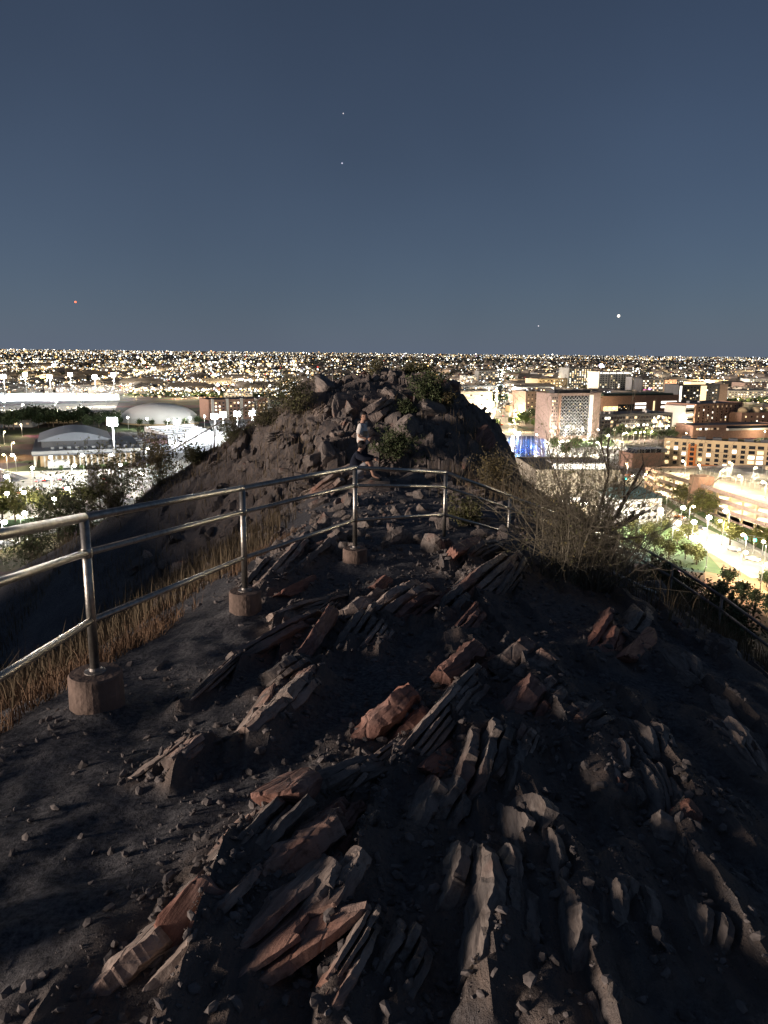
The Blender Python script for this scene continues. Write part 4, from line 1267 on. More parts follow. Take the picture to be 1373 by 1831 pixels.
poly_flat('plaza', [(-40, 846), (262, 836), (330, 800), (395, 776), (470, 765), (480, 850), (300, 905), (-40, 935)], M_PAVE, .04)
road('road', [(-60, 985), (40, 955), (140, 930), (260, 895), (420, 850)], 13, M_PALEROAD, .07)
poly_flat('sports_field', [(-60, 704), (212, 701), (214, 716), (-60, 719)], M_COURT, .05)
poly_flat('plaza', [(-60, 728), (100, 723), (212, 719), (205, 736), (-60, 748)], M_PAVE, .05)
poly_flat('court', [(372, 748), (470, 742), (480, 776), (384, 780)], M_COURT, .07)
poly_flat('court', [(300, 778), (384, 772), (388, 806), (300, 812)], M_COURT, .08)
poly_flat('avenue_pavement', [(868, 770), (925, 770), (912, 672), (898, 672)], M_PALEROAD, .04)
road('avenue', [(893, 772), (899, 735), (903, 700), (906, 672), (908, 655)], 16, M_ASPH, .07, True, True)
poly_flat('plaza', [(880, 772), (1110, 772), (1120, 800), (1100, 845), (880, 845)], M_PAVE, .05)
poly_flat('lawn', [(1020, 789), (1095, 786), (1100, 797), (1025, 801)], M_TURF, .09)
poly_flat('plaza', [(1085, 845), (1170, 845), (1180, 900), (1120, 980), (1040, 980)], M_PAVE, .05)
road('road', [(1096, 800), (1108, 830), (1132, 860), (1180, 905), (1270, 960), (1400, 1035)], 15, M_PALEROAD, .08)
poly_flat('lawn', [(1180, 880), (1400, 955), (1400, 1005), (1250, 940), (1175, 895)], M_TURF, .10)
poly_flat('lawn', [(1100, 930), (1190, 925), (1260, 985), (1300, 1030), (1200, 1010), (1110, 975)], M_TURF, .06)
poly_flat('dirt_lot', [(1260, 985), (1400, 1050), (1420, 1160), (1260, 1060)], M_DIRT, .05)

# ------------------------------------------------------------------ building kit
WARM = (1.0, 0.74, 0.40); WHITE = (1.0, 0.93, 0.80); COOL = (0.85, 0.93, 1.0)
M_LIT = [mat('lit_window_warm', (.5, .4, .25), .5, emit=WARM, estr=1.6), mat('lit_window_white', (.5, .5, .45), .5, emit=WHITE, estr=2.6), mat('lit_window_dim', (.3, .25, .2), .5, emit=(1, .66, .36), estr=.5)]
M_GLASS = mat('dark_glass', (0.02, 0.022, 0.028), 0.12, spec=.6)
M_BRICK = mat('brick_red', (0.30, 0.18, 0.13), 0.9, var=.2, vscale=.5)
M_BRICK2 = mat('brick_brown', (0.28, 0.20, 0.165), 0.9, var=.2, vscale=.5)
M_BEIGE = mat('beige_stucco', (0.50, 0.38, 0.23), 0.9, var=.1, vscale=.2)
M_WHITEB = mat('white_panel', (0.55, 0.53, 0.48), 0.8, var=.1, vscale=.2)
M_GREYB = mat('grey_panel', (0.24, 0.24, 0.235), 0.8, var=.15, vscale=.2)
M_DARKB = mat('dark_panel', (0.07, 0.07, 0.075), 0.7, var=.2, vscale=.2)
M_ROOF = mat('roof_grey', (0.10, 0.105, 0.115), 0.8, var=.2, vscale=.1)
M_ROOFG = mat('roof_green', (0.07, 0.10, 0.065), 0.8, var=.2, vscale=.1)
M_ROOFT = mat('roof_teal', (0.11, 0.19, 0.19), 0.7, var=.15, vscale=.3)
M_ORANGE = mat('orange_panel', (0.48, 0.16, 0.04), 0.8)
M_METAL = mat('lamp_pole', (0.45, 0.45, 0.44), 0.5, .6)
M_LAMP_W = mat('lamp_white', (.9, .9, .9), .5, emit=WHITE, estr=40, sample=False)
M_LAMP_Y = mat('lamp_warm', (.9, .8, .6), .5, emit=(1, .78, .46), estr=32, sample=False)
M_LAMP_C = mat('lamp_cool', (.9, .95, 1), .5, emit=(.86, .94, 1), estr=55, sample=False)
M_SOLAR = mat('solar_panel', (0.03, 0.035, 0.05), 0.6, spec=.3)

class Bld:
    """building standing on the plain, front base corners given by photo pixels; local x along the front, y away, z up"""
    def __init__(self, name, label, A, B, ytop, depth, cat='building', group=None, h=None):
        a, b = Vector(gp(*A)), Vector(gp(*B))
        self.W = (b - a).length
        ang = math.atan2(b.y - a.y, b.x - a.x)
        if h is None:
            d = ray(A[0], ytop); hd = math.hypot(a.x, a.y)
            h = d[2] / math.hypot(d[0], d[1]) * hd - CITY_Z
        self.H, self.D = h, depth
        self.root = empty(name, (a.x, a.y, CITY_Z), ang)
        tag(self.root, label, cat, group)
    def box(self, name, x0, x1, y0, y1, z0, z1, m, parent=None):
        return MB().box(x0, x1, y0, y1, z0, z1).build(name, m, parent or self.root)
    def shell(self, wall, roof=None, parapet=.8, z1=None):
        H = z1 or self.H
        self.box('wall', 0, self.W, 0, self.D, -1, H, wall)
        rf = self.box('roof', .4, self.W - .4, .4, self.D - .4, H - .25, H + .02, roof or M_ROOF)
        if parapet:
            mb = MB()
            t = .35
            mb.box(-.08, self.W + .08, -.08, t, H - .06, H + parapet).box(-.08, self.W + .08, self.D - t, self.D + .08, H - .06, H + parapet)
            mb.box(-.08, t, t, self.D - t, H - .06, H + parapet).box(self.W - t, self.W + .08, t, self.D - t, H - .06, H + parapet)
            mb.build('parapet', wall, self.root)
        return rf
    def units(self, n, seed=0):
        r = random.Random(seed + 991)
        for _ in range(n):
            x, y = r.uniform(.1, .85) * self.W, r.uniform(.2, .75) * self.D
            w, d, h = r.uniform(2, 6), r.uniform(2, 4), r.uniform(1.2, 2.6)
            self.box('roof_unit', x, x + w, y, y + d, self.H + .02, self.H + h, r.choice([M_GREYB, M_WHITEB]))
    def windows(self, cols, rows, x0=None, x1=None, z0=2.0, z1=None, w=1.4, h=1.5, lit=.3, face='front', seed=0, bright=(0, 1, 2), single=True, glass=None):
        r = random.Random(seed)
        if face == 'front': span = (x0 if x0 is not None else 1.5, x1 if x1 is not None else self.W - 1.5)
        else: span = (x0 if x0 is not None else 1.2, x1 if x1 is not None else self.D - 1.2)
        z1 = z1 if z1 is not None else self.H - 1.2
        shared = {}
        mbs = {}
        def key_mesh(k):
            if k not in shared:
                t = .12
                if face == 'front': m = MB().box(-w / 2, w / 2, -t, .05, -h / 2, h / 2)
                elif face == 'left': m = MB().box(-t, .05, -w / 2, w / 2, -h / 2, h / 2)
                else: m = MB().box(-.05, t, -w / 2, w / 2, -h / 2, h / 2)
                me_ = mesh_np('window', m.v, m.f); me_.materials.append(M_LIT[k] if k >= 0 else (glass or M_GLASS)); shared[k] = me_
            return shared[k]
        for i in range(cols):
            for j in range(rows):
                u = span[0] + (span[1] - span[0]) * (i + .5) / cols
                z = z0 + (z1 - z0) * (j + .5) / rows
                k = r.choice(bright) if r.random() < lit else -1
                p = {'front': (u, 0, z), 'left': (0, u, z), 'right': (self.W, u, z)}[face]
                if single:
                    link('window', key_mesh(k), None, self.root, p)
                else:
                    mb = mbs.setdefault(k, MB()); mm = key_mesh(k)
                    mb.add([(v.co.x + p[0], v.co.y + p[1], v.co.z + p[2]) for v in mm.vertices], [tuple(q.vertices) for q in mm.polygons])
        for k, mb in mbs.items():
            o = mb.build('windows', M_LIT[k] if k >= 0 else (glass or M_GLASS), self.root); o['kind'] = 'stuff'
    def band(self, name, x0, x1, z0, z1, m, y=-.18, face='front'):
        if face == 'front': return self.box(name, x0, x1, y, .06, z0, z1, m)
        return self.box(name, y, .06, x0, x1, z0, z1, m)

# ---- right hand side of the view
b = Bld('dormitory_tower', 'tall brick dormitory tower with a white diamond lattice front', (981, 787), (1069, 783), 706, 20)
b.shell(M_BRICK2, M_ROOF, 1.2); b.box('penthouse', 6, b.W - 8, 4, 15, b.H, b.H + 3.4, M_DARKB)
lx0, lx1 = b.W * .2, b.W * .76
b.band('glass_front', lx0, lx1, 3, b.H - 1.2, M_GLASS, -.12)
M_LATT = mat('white_lattice', (.46, .45, .43), .7)
cw, ch = (lx1 - lx0) / 8, (b.H - 4.2) / 12
for i in range(8):
    for j in range(12):
        mb = MB(); x, z = lx0 + i * cw, 3 + j * ch
        mb.tube([(x, -.4, z), (x + cw / 2, -.4, z + ch), (x + cw, -.4, z)], .22, 4)
        mb.tube([(x, -.4, z + .01), (x + cw, -.4, z + .01)], .13, 4, False)
        mb.build('lattice', M_LATT, b.root)
b.windows(8, 12, lx0, lx1, 3, b.H - 1.2, cw * .45, ch * .4, .22, 'front', 3, (0, 2), True)
b.band('pilaster', lx1 + .3, lx1 + b.W * .075, 0, b.H - .5, mat('bright_pilaster', (.8, .78, .72), .7), -1.0)
b.band('pilaster', lx0 - b.W * .05, lx0 - .3, 0, b.H - .5, M_BRICK, -.8)
b.windows(3, 12, 1.0, lx0 - b.W * .06, 3, b.H - 1, .9, 1.3, .15, 'front', 5)

b = Bld('campus_hall', 'brown hall with lit windows left of the lattice tower', (938, 748), (981, 746), 701, 22)
b.shell(M_BRICK2); b.windows(6, 6, lit=.45, seed=6, w=1.8, h=1.3); b.units(3)
b = Bld('campus_hall', 'pale lit hall beside the bright avenue', (808, 738), (879, 738), 701, 26)
b.shell(M_WHITEB); b.windows(14, 4, lit=.75, seed=7, w=2.6, h=1.6, bright=(0, 0, 1)); b.units(4)
b = Bld('campus_hall', 'long low roofed hall behind the mound shoulder', (778, 703), (888, 703), 690, 40)
b.shell(M_GREYB, M_ROOF); b.windows(22, 2, lit=.5, seed=8, w=3, h=2, single=False); b.units(4)
b = Bld('apartment_tower', 'slim glass apartment block left of the avenue', (855, 686), (893, 686), 664, 24)
b.shell(M_GREYB); b.windows(9, 6, lit=.25, seed=9, w=3.6, h=2.2, single=False)
b = Bld('apartment_tower', 'small lit tower beside the slim glass block', (827, 687), (852, 687), 672, 20)
b.shell(M_WHITEB); b.windows(6, 4, lit=.7, seed=10, w=3.2, h=2, single=False)
b = Bld('apartment_tower', 'tall apartment tower with rows of warm lit windows', (1015, 697), (1056, 696), 659, 26)
b.shell(M_GREYB, parapet=1.5); b.windows(9, 11, lit=.62, seed=11, w=2.7, h=2.4, bright=(0, 0, 1)); b.box('penthouse', 5, 14, 4, 15, b.H, b.H + 6, M_DARKB)
b = Bld('apartment_tower', 'wide white apartment block under the bluish beacon', (1069, 703), (1127, 702), 666, 30)
b.shell(M_WHITEB, parapet=1.5); b.windows(12, 9, lit=.16, seed=12, w=2.4, h=2.2)
for i in range(5): b.band('pilaster', b.W * (.08 + .21 * i), b.W * (.08 + .21 * i) + 1.6, 0, b.H, M_GREYB, -1)
b.band('roof_light_strip', 2, b.W - 2, b.H - 2.2, b.H - .4, M_LIT[1], -.6)
b = Bld('apartment_tower', 'grey block on the right of the white apartment block', (1128, 704), (1146, 704), 675, 22)
b.shell(M_GREYB); b.windows(4, 7, lit=.15, seed=13, w=2.4, h=2.2, single=False)
b = Bld('campus_hall', 'row of lit shops with coloured signs beyond the brick roof', (1146, 706), (1185, 706), 678, 30)
b.shell(M_DARKB); b.windows(10, 6, lit=.45, seed=14, w=2.4, h=1.9, single=False)
for i, c_ in enumerate(((1, .1, .5), (.5, .15, 1), (1, .2, .1))):
    b.band('neon_sign', 4 + i * 9, 9 + i * 9, 7 + i * 2, 9 + i * 2, mat('neon_%d' % i, (.2, .1, .2), .5, emit=c_, estr=4), -.4)
b = Bld('campus_hall', 'brown block between the shops and the stair tower', (1186, 706), (1208, 706), 680, 26)
b.shell(M_BRICK); b.windows(5, 5, lit=.3, seed=15, w=2, h=1.8, single=False)
b = Bld('campus_hall', 'low hall with a brightly lit roof deck', (961, 700), (1013, 698), 678, 30)
b.shell(M_BEIGE); b.windows(10, 4, lit=.6, seed=16, w=3, h=2, single=False)
b = Bld('campus_hall', 'low white shed in front of the lit roof deck', (933, 706), (990, 705), 693, 26)
b.shell(M_WHITEB, M_ROOF, .4); b.band('light_strip', 1, b.W - 1, b.H - 3.2, b.H - .6, M_LIT[1], -.4); b.windows(10, 1, z0=.5, z1=4, lit=.5, seed=17, w=3, h=2, single=False)

b = Bld('brick_library', 'long brick building with a green flat roof', (1075, 742), (1212, 738), 709, 40)
b.shell(M_BRICK, M_ROOFG, .5)
b.box('upper_roof', 6, b.W - 4, 6, 34, b.H, b.H + 2.2, M_ROOFG)
b.band('window_strip', b.W * .02, b.W * .2, 3, 9.5, M_LIT[0], -.2); b.band('window_strip', b.W * .42, b.W * .56, b.H * .50, b.H * .62, M_LIT[1], -.2)
b.band('window_strip', b.W * .42, b.W * .56, b.H * .30, b.H * .42, M_LIT[1], -.2)
b.band('window_strip', b.W * .76, b.W * .97, b.H * .55, b.H * .68, M_LIT[1], -.2); b.band('window_strip', b.W * .76, b.W * .97, b.H * .30, b.H * .42, M_LIT[1], -.2)
b.band('stair_window', b.W * .655, b.W * .675, 2, b.H * .7, M_LIT[0], -.25)
b.band('dark_recess', b.W * .2, b.W * .4, 2, b.H * .55, M_GLASS, -.14)
b = Bld('glass_hall', 'dark glass hall with dotted lights under the brick building', (1071, 777), (1200, 772), 742, 30)
b.shell(M_DARKB, M_ROOF, .5); b.windows(24, 4, lit=.22, seed=19, w=2.6, h=2.0, single=True); b.units(6, 3)
b.windows(6, 3, b.W * .72, b.W - 2, 4, b.H - 2, 2.2, 2.0, .9, 'front', 21, (0, 1), True)
b = Bld('stair_tower_hall', 'tall hall with lit stairwell columns and glowing rooftop', (1211, 724), (1298, 722), 689, 28)
b.shell(M_DARKB, M_ROOF, 1); b.windows(12, 6, 3, b.W * .8, 3, b.H - 1.5, 2.4, 1.7, .28, 'front', 22)
b.band('stair_window', b.W * .44, b.W * .56, 2, b.H - 1, M_LIT[0], -.3); b.band('stair_window', b.W * .02, b.W * .06, 2, b.H - 1, M_LIT[1], -.3)
b.box('rooftop_lantern', b.W * .3, b.W * .6, 6, 20, b.H + .02, b.H + 4.5, M_LIT[0]); b.box('lantern_roof', b.W * .29, b.W * .61, 5.5, 20.5, b.H + 4.5, b.H + 5.3, M_ROOF)
b.band('end_wall', b.W * .83, b.W, 0, b.H + 1, M_BRICK2, -.5)
b = Bld('brick_hall', 'six storey brick hall with small lit windows and a white end', (1241, 764), (1324, 758), 724, 34)
b.shell(M_BRICK, M_ROOF, .8); b.windows(10, 6, lit=.28, seed=24, w=1.3, h=1.6, z0=4); b.units(3)
b.box('white_wing', -13, -.02, 2, 26, -1, b.H - 1, M_WHITEB)
for k in range(5): b.box('window_strip', -12.4, -.8, 1.75, 2.02, 3 + k * 4.1, 4.7 + k * 4.1, M_LIT[1] if k % 2 == 0 else M_GLASS)
for k in range(6): b.band('pilaster', b.W * (.22 + .09 * k), b.W * (.22 + .09 * k) + .7, 3, b.H, M_BRICK2, -.5)
b = Bld('brick_hall', 'low brick wing in front of the six storey hall', (1237, 786), (1390, 782), 762, 22)
b.shell(M_BRICK, M_ROOF, .6); b.windows(8, 1, 3, b.W * .3, 6, 11, 2, 1.6, .6, 'front', 25)
b.band('white_canopy', b.W * .38, b.W * 1.0, b.H - 4, b.H - 2.4, M_WHITEB, -2.6); b.band('dark_recess', b.W * .38, b.W, b.H - 2.4, b.H - .4, M_GLASS, -.3)
b = Bld('brick_hall', 'small brick building with domed pavilions at the right edge', (1324, 763), (1400, 762), 739, 24)
b.shell(M_BRICK, M_ROOF, .6); b.windows(7, 2, lit=.35, seed=26, w=1.6, h=1.6, z0=3)
for k in range(3):
    MB().lathe([(5.2, 0), (5.2, 2.4), (4.4, 3.8), (2.6, 5.0), (.1, 5.6)], 18, (8 + 15 * k, 9, b.H)).build('dome', M_BEIGE, b.root, True)

# curved beige residence
A, B_ = gp(1184, 832), gp(1410, 846)
b = Bld('residence_hall', 'long curved beige residence hall with an orange panel', (1184, 832), (1410, 846), 785, 18)
n = 15; R_ = []
arc = [(b.W * k / n, -math.sin(math.pi * k / n * .8) * 3.2) for k in range(n + 1)]
mb = MB().prism(arc + [(x, y + 17) for x, y in reversed(arc)], -1, b.H); mb.build('wall', M_BEIGE, b.root)
MB().prism([(x, y + .5) for x, y in arc] + [(x, y + 16.5) for x, y in reversed(arc)], b.H, b.H + .03).build('roof', M_ROOF, b.root)
for i in range(n):
    (x0, y0), (x1, y1) = arc[i], arc[i + 1]
    MB().prism([(x0, y0 - .1), (x1, y1 - .1), (x1, y1 + .35), (x0, y0 + .35)], b.H - .05, b.H + .9).build('parapet', M_BEIGE, b.root)
wr = random.Random(31)
_sm = MB().box(-1.3, 1.3, -.32, -.02, -1.18, -1.0); sill_me = mesh_np('sill', _sm.v, _sm.f); sill_me.materials.append(M_BEIGE)
win_me = {}
for k in (-1, 0, 1, 2):
    m_ = MB().box(-1.15, 1.15, -.14, .2, -1.0, 1.0); me_ = mesh_np('window', m_.v, m_.f); me_.materials.append(M_LIT[k] if k >= 0 else M_GLASS); win_me[k] = me_
for i in range(n):
    (x0, y0), (x1, y1) = arc[i], arc[i + 1]; xm, ym = (x0 + x1) / 2, (y0 + y1) / 2
    if i == 3:
        MB().prism([(x0, y0 - .3), (x1, y1 - .3), (x1, y1 + .1), (x0, y0 + .1)], 0, b.H - 2).build('orange_panel', M_ORANGE, b.root)
    for j in range(5):
        wide = i in (10, 11)
        lit = wr.random() < (.7 if wide and j < 4 else .16)
        o = link('window', win_me[wr.choice((0, 1)) if lit else -1], None, b.root, (xm, ym - (.3 if i == 3 else 0), 2.4 + (b.H - 4.6) / 4 * j), (0, 0, math.atan2(y1 - y0, x1 - x0)), (1.5 if wide else 1, 1, 1))
        link('sill', sill_me, None, o)
MB().prism([(arc[3][0], arc[3][1] - .25)] + [(arc[k][0], arc[k][1] - .25) for k in range(4, 8)] + [(arc[k][0], arc[k][1] + .05) for k in range(7, 2, -1)], 0, 2.4).build('orange_base', M_ORANGE, b.root)
for k in range(8): b.box('roof_unit', 10 + 9 * k, 15 + 9 * k, 6, 11, b.H, b.H + 1.7, M_ROOF)

b = Bld('pavilion', 'small brick pavilion with a dark glazed roof beside the residence', (1129, 838), (1184, 836), 812, 14)
b.shell(M_BRICK, M_ROOF, .4); b.box('glass_roof', 4, b.W - .5, 1, 12, b.H + .02, b.H + 2.6, M_GLASS)
for k in range(6): b.box('glazing_bar', 5 + 4 * k, 5.3 + 4 * k, .9, 12.1, b.H + .02, b.H + 2.75, M_GREYB)

# parking garage
b = Bld('parking_garage', 'brick parking garage with glowing open levels and rooftop solar canopies', (1152, 876), (1400, 968), 838, 62, h=None)
H = b.H
mb = MB()
levels = 3
lh = H / levels
for k in range(levels + 1):
    b.box('deck', 0, b.W, 0, b.D, k * lh - .25, k * lh + .1 if k else .1, M_PALEROAD)
    b.box('brick_band', -.3, b.W + .3, -.3, .05, k * lh - .6 if k else -.5, k * lh + 1.0, M_BRICK2)
    b.box('brick_band', -.3, .05, .05, b.D, k * lh - .6 if k else -.5, k * lh + 1.0, M_BRICK2)
for k in range(13):
    b.box('column', b.W * k / 12 - .4, b.W * k / 12 + .4, .1, .9, 0, H, M_BEIGE)
for k in range(levels):
    b.box('back_wall', 1, b.W - 1, 22, 22.4, k * lh + .12, (k + 1) * lh - .27, M_BEIGE)
    for i in range(8):
        b.box('ceiling_light', b.W * (i + .5) / 8 - 3, b.W * (i + .5) / 8 + 3, 4, 5.2, (k + 1) * lh - .5, (k + 1) * lh - .3, mat('garage_light', (.9, .8, .6), .5, emit=(1, .82, .5), estr=110))
b.box('stair_tower', b.W * .40, b.W * .47, -1.5, 6, 0, H + 4, M_BRICK)
for i in range(26):
    x = b.W * (.16 + .032 * i)
    sp_ = MB().add([(x, 14, H + 3.9), (x + 1.3, 14, H + 3.9), (x + 1.3, 60, H + 3.9), (x, 60, H + 3.9), (x, 14, H + 3.8), (x + 1.3, 14, H + 3.8), (x + 1.3, 60, H + 3.8), (x, 60, H + 3.8)],
                   [(0, 1, 2, 3), (7, 6, 5, 4), (0, 4, 5, 1), (1, 5, 6, 2), (2, 6, 7, 3), (3, 7, 4, 0)])
    p_ = sp_.build('solar_canopy', M_SOLAR, b.root)
    for yy in (20, 50): MB().tube([(x + .75, yy, H), (x + .75, yy, H + 3.8)], .12, 6).build('canopy_post', M_METAL, p_)
garage = b

# civic building with bright canopy, seen through the shrub
b = Bld('civic_building', 'grey building with a glowing white canopy edge behind the shrub', (955, 925), (1105, 925), 842, 40)
b.shell(mat('tan_block', (.30, .26, .20), .9, var=.15, vscale=.3), M_ROOF, .6)
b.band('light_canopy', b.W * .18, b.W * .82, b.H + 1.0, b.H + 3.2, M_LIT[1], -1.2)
b.box('canopy_roof', b.W * .17, b.W * .83, -1.4, 10, b.H + 3.22, b.H + 3.7, M_WHITEB)
b.windows(8, 3, b.W * .1, b.W * .6, 2, b.H * .45, 2.2, 1.6, .5, 'front', 41, (1, 1, 0))
fnt = bpy.data.curves.new('sign', 'FONT'); fnt.body = 'JR'; fnt.size = 3.6; fnt.extrude = .15; fnt.align_x = 'CENTER'
to = bpy.data.objects.new('tmp_text', fnt); col.objects.link(to)
dg = bpy.context.evaluated_depsgraph_get(); tm = bpy.data.meshes.new_from_object(to.evaluated_get(dg)); bpy.data.objects.remove(to)
tm.materials.clear(); tm.materials.append(mat('red_sign', (.5, .05, .04), .5, emit=(1, .16, .12), estr=1.4))
link('sign_letters', tm, None, b.root, (b.W * .83, -.25, b.H * .42), (math.pi / 2, 0, 0))
b = Bld('corner_building', 'white corner building with a teal roof beside the road', (1107, 940), (1180, 936), 894, 22)
b.shell(M_WHITEB, M_ROOFT, .1)
MB().add([(-.6, -.6, b.H + .12), (b.W + .6, -.6, b.H + .12), (b.W + .6, 22.6, b.H + .12), (-.6, 22.6, b.H + .12), (3, 11, b.H + 3.2), (b.W - 3, 11, b.H + 3.2)],
         [(0, 1, 5, 4), (1, 2, 5), (2, 3, 4, 5), (3, 0, 4), (3, 2, 1, 0)]).build('hip_roof', M_ROOFT, b.root)
b.windows(6, 3, lit=.15, seed=43, w=1.3, h=1.3, z0=1.5)

# pool
P = [gp(*q) for q in ((899, 822), (980, 822), (975, 778), (906, 778))]
c_ = np.mean(P, 0)
pool = empty('swimming_pool', (c_[0], c_[1], CITY_Z))
tag(pool, 'blue floodlit swimming pool at the foot of the mound', 'pool')
MB().prism([(p[0] - c_[0], p[1] - c_[1]) for p in P], .05, .35).build('deck', M_COURT, pool)
MB().prism([((p[0] - c_[0]) * .9, (p[1] - c_[1]) * .86) for p in P], .30, .40).build('water', M_BLUE, pool)
for k in range(7):
    t = (k + .5) / 7
    a = (1 - t) * np.array(P[0]) + t * np.array(P[1]); b_ = (1 - t) * np.array(P[3]) + t * np.array(P[2])
    a, b_ = (a - c_) * .86, (b_ - c_) * .86
    MB().tube([(a[0], a[1], .43), (b_[0], b_[1], .43)], .18, 5).build('lane_rope', M_WHITEB, pool)

# ---- left hand side
b = Bld('gymnasium', 'large gymnasium with a stepped grey roof and lit columns', (66, 836), (249, 828), 815, 70)
H = b.H
b.box('wall', 2, b.W - 2, 3, b.D - 2, -1, H, M_BEIGE)
b.box('lower_roof', -2, b.W + 2, -2, b.D, H, H + 2.6, M_ROOF)
b.box('fascia', -2.1, b.W + 2.1, -2.15, -1.95, H + .9, H + 2.7, M_GREYB)
b.box('upper_wall', 3, b.W - 16, 16, b.D - 6, H + 2.6, H + 6.6, M_DARKB)
arcx = [(1 + (b.W - 15) * k / 14, H + 6.6 + 5.0 * math.sin(math.pi * k / 14)) for k in range(15)]
vs = [(x, 14, z) for x, z in arcx] + [(x, b.D - 4, z) for x, z in arcx]
fs = [(k, k + 1, 15 + k + 1, 15 + k) for k in range(14)] + [tuple(range(14, -1, -1)), tuple(range(15, 30))]
MB().add(vs, fs).build('curved_roof', mat('metal_roof', (.15, .165, .19), .6, .0, var=.1, vscale=.1), b.root)
for k in range(16): b.box('column', 4 + (b.W - 9) * k / 15, 4.9 + (b.W - 9) * k / 15, -.6, .4, -.5, H, M_WHITEB)
for k in range(9): b.box('column', -1.4, -.4, 3 + 7 * k, 4 + 7 * k, -.5, H + .0, M_WHITEB)
for k in range(14): b.box('vent', 8 + 4.6 * k, 10 + 4.6 * k, 8, 10, H + 2.6, H + 3.7, M_GREYB)
b.box('entrance_box', 6, 18, -6, -.7, -.5, H * .62, M_WHITEB)

# white ribbed dome arena
pc = gp(286, 757)
arena = empty('arena_dome', (pc[0], pc[1], CITY_Z)); tag(arena, 'white ribbed arena dome beyond the gymnasium', 'building')
rx = np.linalg.norm(gp(357, 757) - gp(214, 757)) / 2; ry = rx * .62
hd = abs(ray(286, 723)[2] / math.hypot(*ray(286, 723)[:2]) * (math.hypot(pc[0], pc[1]) + ry * .3) - CITY_Z)
M_DOME = mat('white_shell', (.60, .60, .58), .7, var=.06, vscale=.05)
ng = 28
for k in range(ng):
    a0, a1 = 2 * math.pi * k / ng, 2 * math.pi * (k + 1) / ng
    vs, fs = [], []
    for j in range(9):
        t = j / 8 * math.pi / 2 * .98; rr, zz = math.cos(t), math.sin(t)
        am = (a0 + a1) / 2
        for a, bump in ((a0, 1.0), (am, 1.015), (a1, 1.0)):
            vs.append((rx * rr * bump * math.cos(a), ry * rr * bump * math.sin(a) , hd * (zz ** .9) * bump + 1.5))
    for j in range(8):
        for c2 in (0, 1): fs.append((j * 3 + c2, j * 3 + c2 + 1, j * 3 + c2 + 4, j * 3 + c2 + 3))
    MB().add(vs, fs).build('roof_panel', M_DOME, arena, True)
bw = MB().lathe([(1.0, -1), (1.0, 2.0)], 40).build('base_wall', M_BEIGE, arena)
bw.scale = (rx * .99, ry * .99, 1.0)

b = Bld('campus_hall', 'brick hall with tall pale columns above the floodlit court', (374, 752), (484, 748), 716, 30)
b.shell(M_BRICK, M_ROOF, .8); b.windows(16, 5, lit=.55, seed=51, w=1.8, h=1.5, z0=2, bright=(0, 0, 1))
for k in (0.04, .27, .5, .73, .95): b.band('column', b.W * k, b.W * k + 2.4, 0, b.H + 1.5, M_WHITEB, -1.6)
# bleachers / terraces
def bleacher(label, px0, px1, rows, rd, rh, m1):
    bb = Bld('bleacher', label, px0, px1, 700, rows * rd, 'bleacher', None, rows * rh)
    for k in range(rows): bb.box('step', 0, bb.W, k * rd, (k + 1) * rd - .9, -.2, (k + 1) * rh, m1)
    for k in range(rows): bb.box('bench', 0, bb.W, k * rd + .3, k * rd + 1.1, (k + 1) * rh, (k + 1) * rh + .45, M_DARKB)
bleacher('long stepped bleacher in front of the white dome', (300, 779), (384, 773), 6, 7, .7, M_COURT)
bleacher('white stepped bleacher beside the floodlight mast', (246, 812), (305, 806), 8, 6, .7, M_COURT)
# pale open tents
for k, (x, y) in enumerate(((262, 822), (285, 818), (340, 815))):
    p = gp(x, y); tn = empty('tent', (p[0], p[1], CITY_Z)); tag(tn, 'white square event tent by the floodlit court, %s' % ('leftmost', 'middle one', 'rightmost')[k], 'tent', 'white tents by the court')
    MB().add([(-4, -4, 3), (4, -4, 3), (4, 4, 3), (-4, 4, 3), (0, 0, 5.5), (-4, -4, 2.6), (4, -4, 2.6), (4, 4, 2.6), (-4, 4, 2.6)],
             [(0, 1, 4), (1, 2, 4), (2, 3, 4), (3, 0, 4), (5, 6, 1, 0), (6, 7, 2, 1), (7, 8, 3, 2), (8, 5, 0, 3)]).build('canopy', M_COURT, tn)
    for sx in (-3.8, 3.8):
        for sy in (-3.8, 3.8): MB().tube([(sx, sy, 0), (sx, sy, 3)], .08, 6).build('leg', M_METAL, tn)
# pylon
p = gp(168, 884)
py_ = MB().add([(-2.6, -1.6, 0), (2.6, -1.6, 0), (2.6, 1.6, 0), (-2.6, 1.6, 0), (-1.7, -1.0, 12), (1.9, -1.0, 12), (1.9, 1.0, 12), (-1.7, 1.0, 12)],
               [(0, 3, 2, 1), (4, 5, 6, 7), (0, 1, 5, 4), (1, 2, 6, 5), (2, 3, 7, 6), (3, 0, 4, 7)]).build('concrete_pylon', M_GREYB, None, loc=(p[0], p[1], CITY_Z))
tag(py_, 'grey tapered concrete pylon standing on the bright plaza', 'pylon')
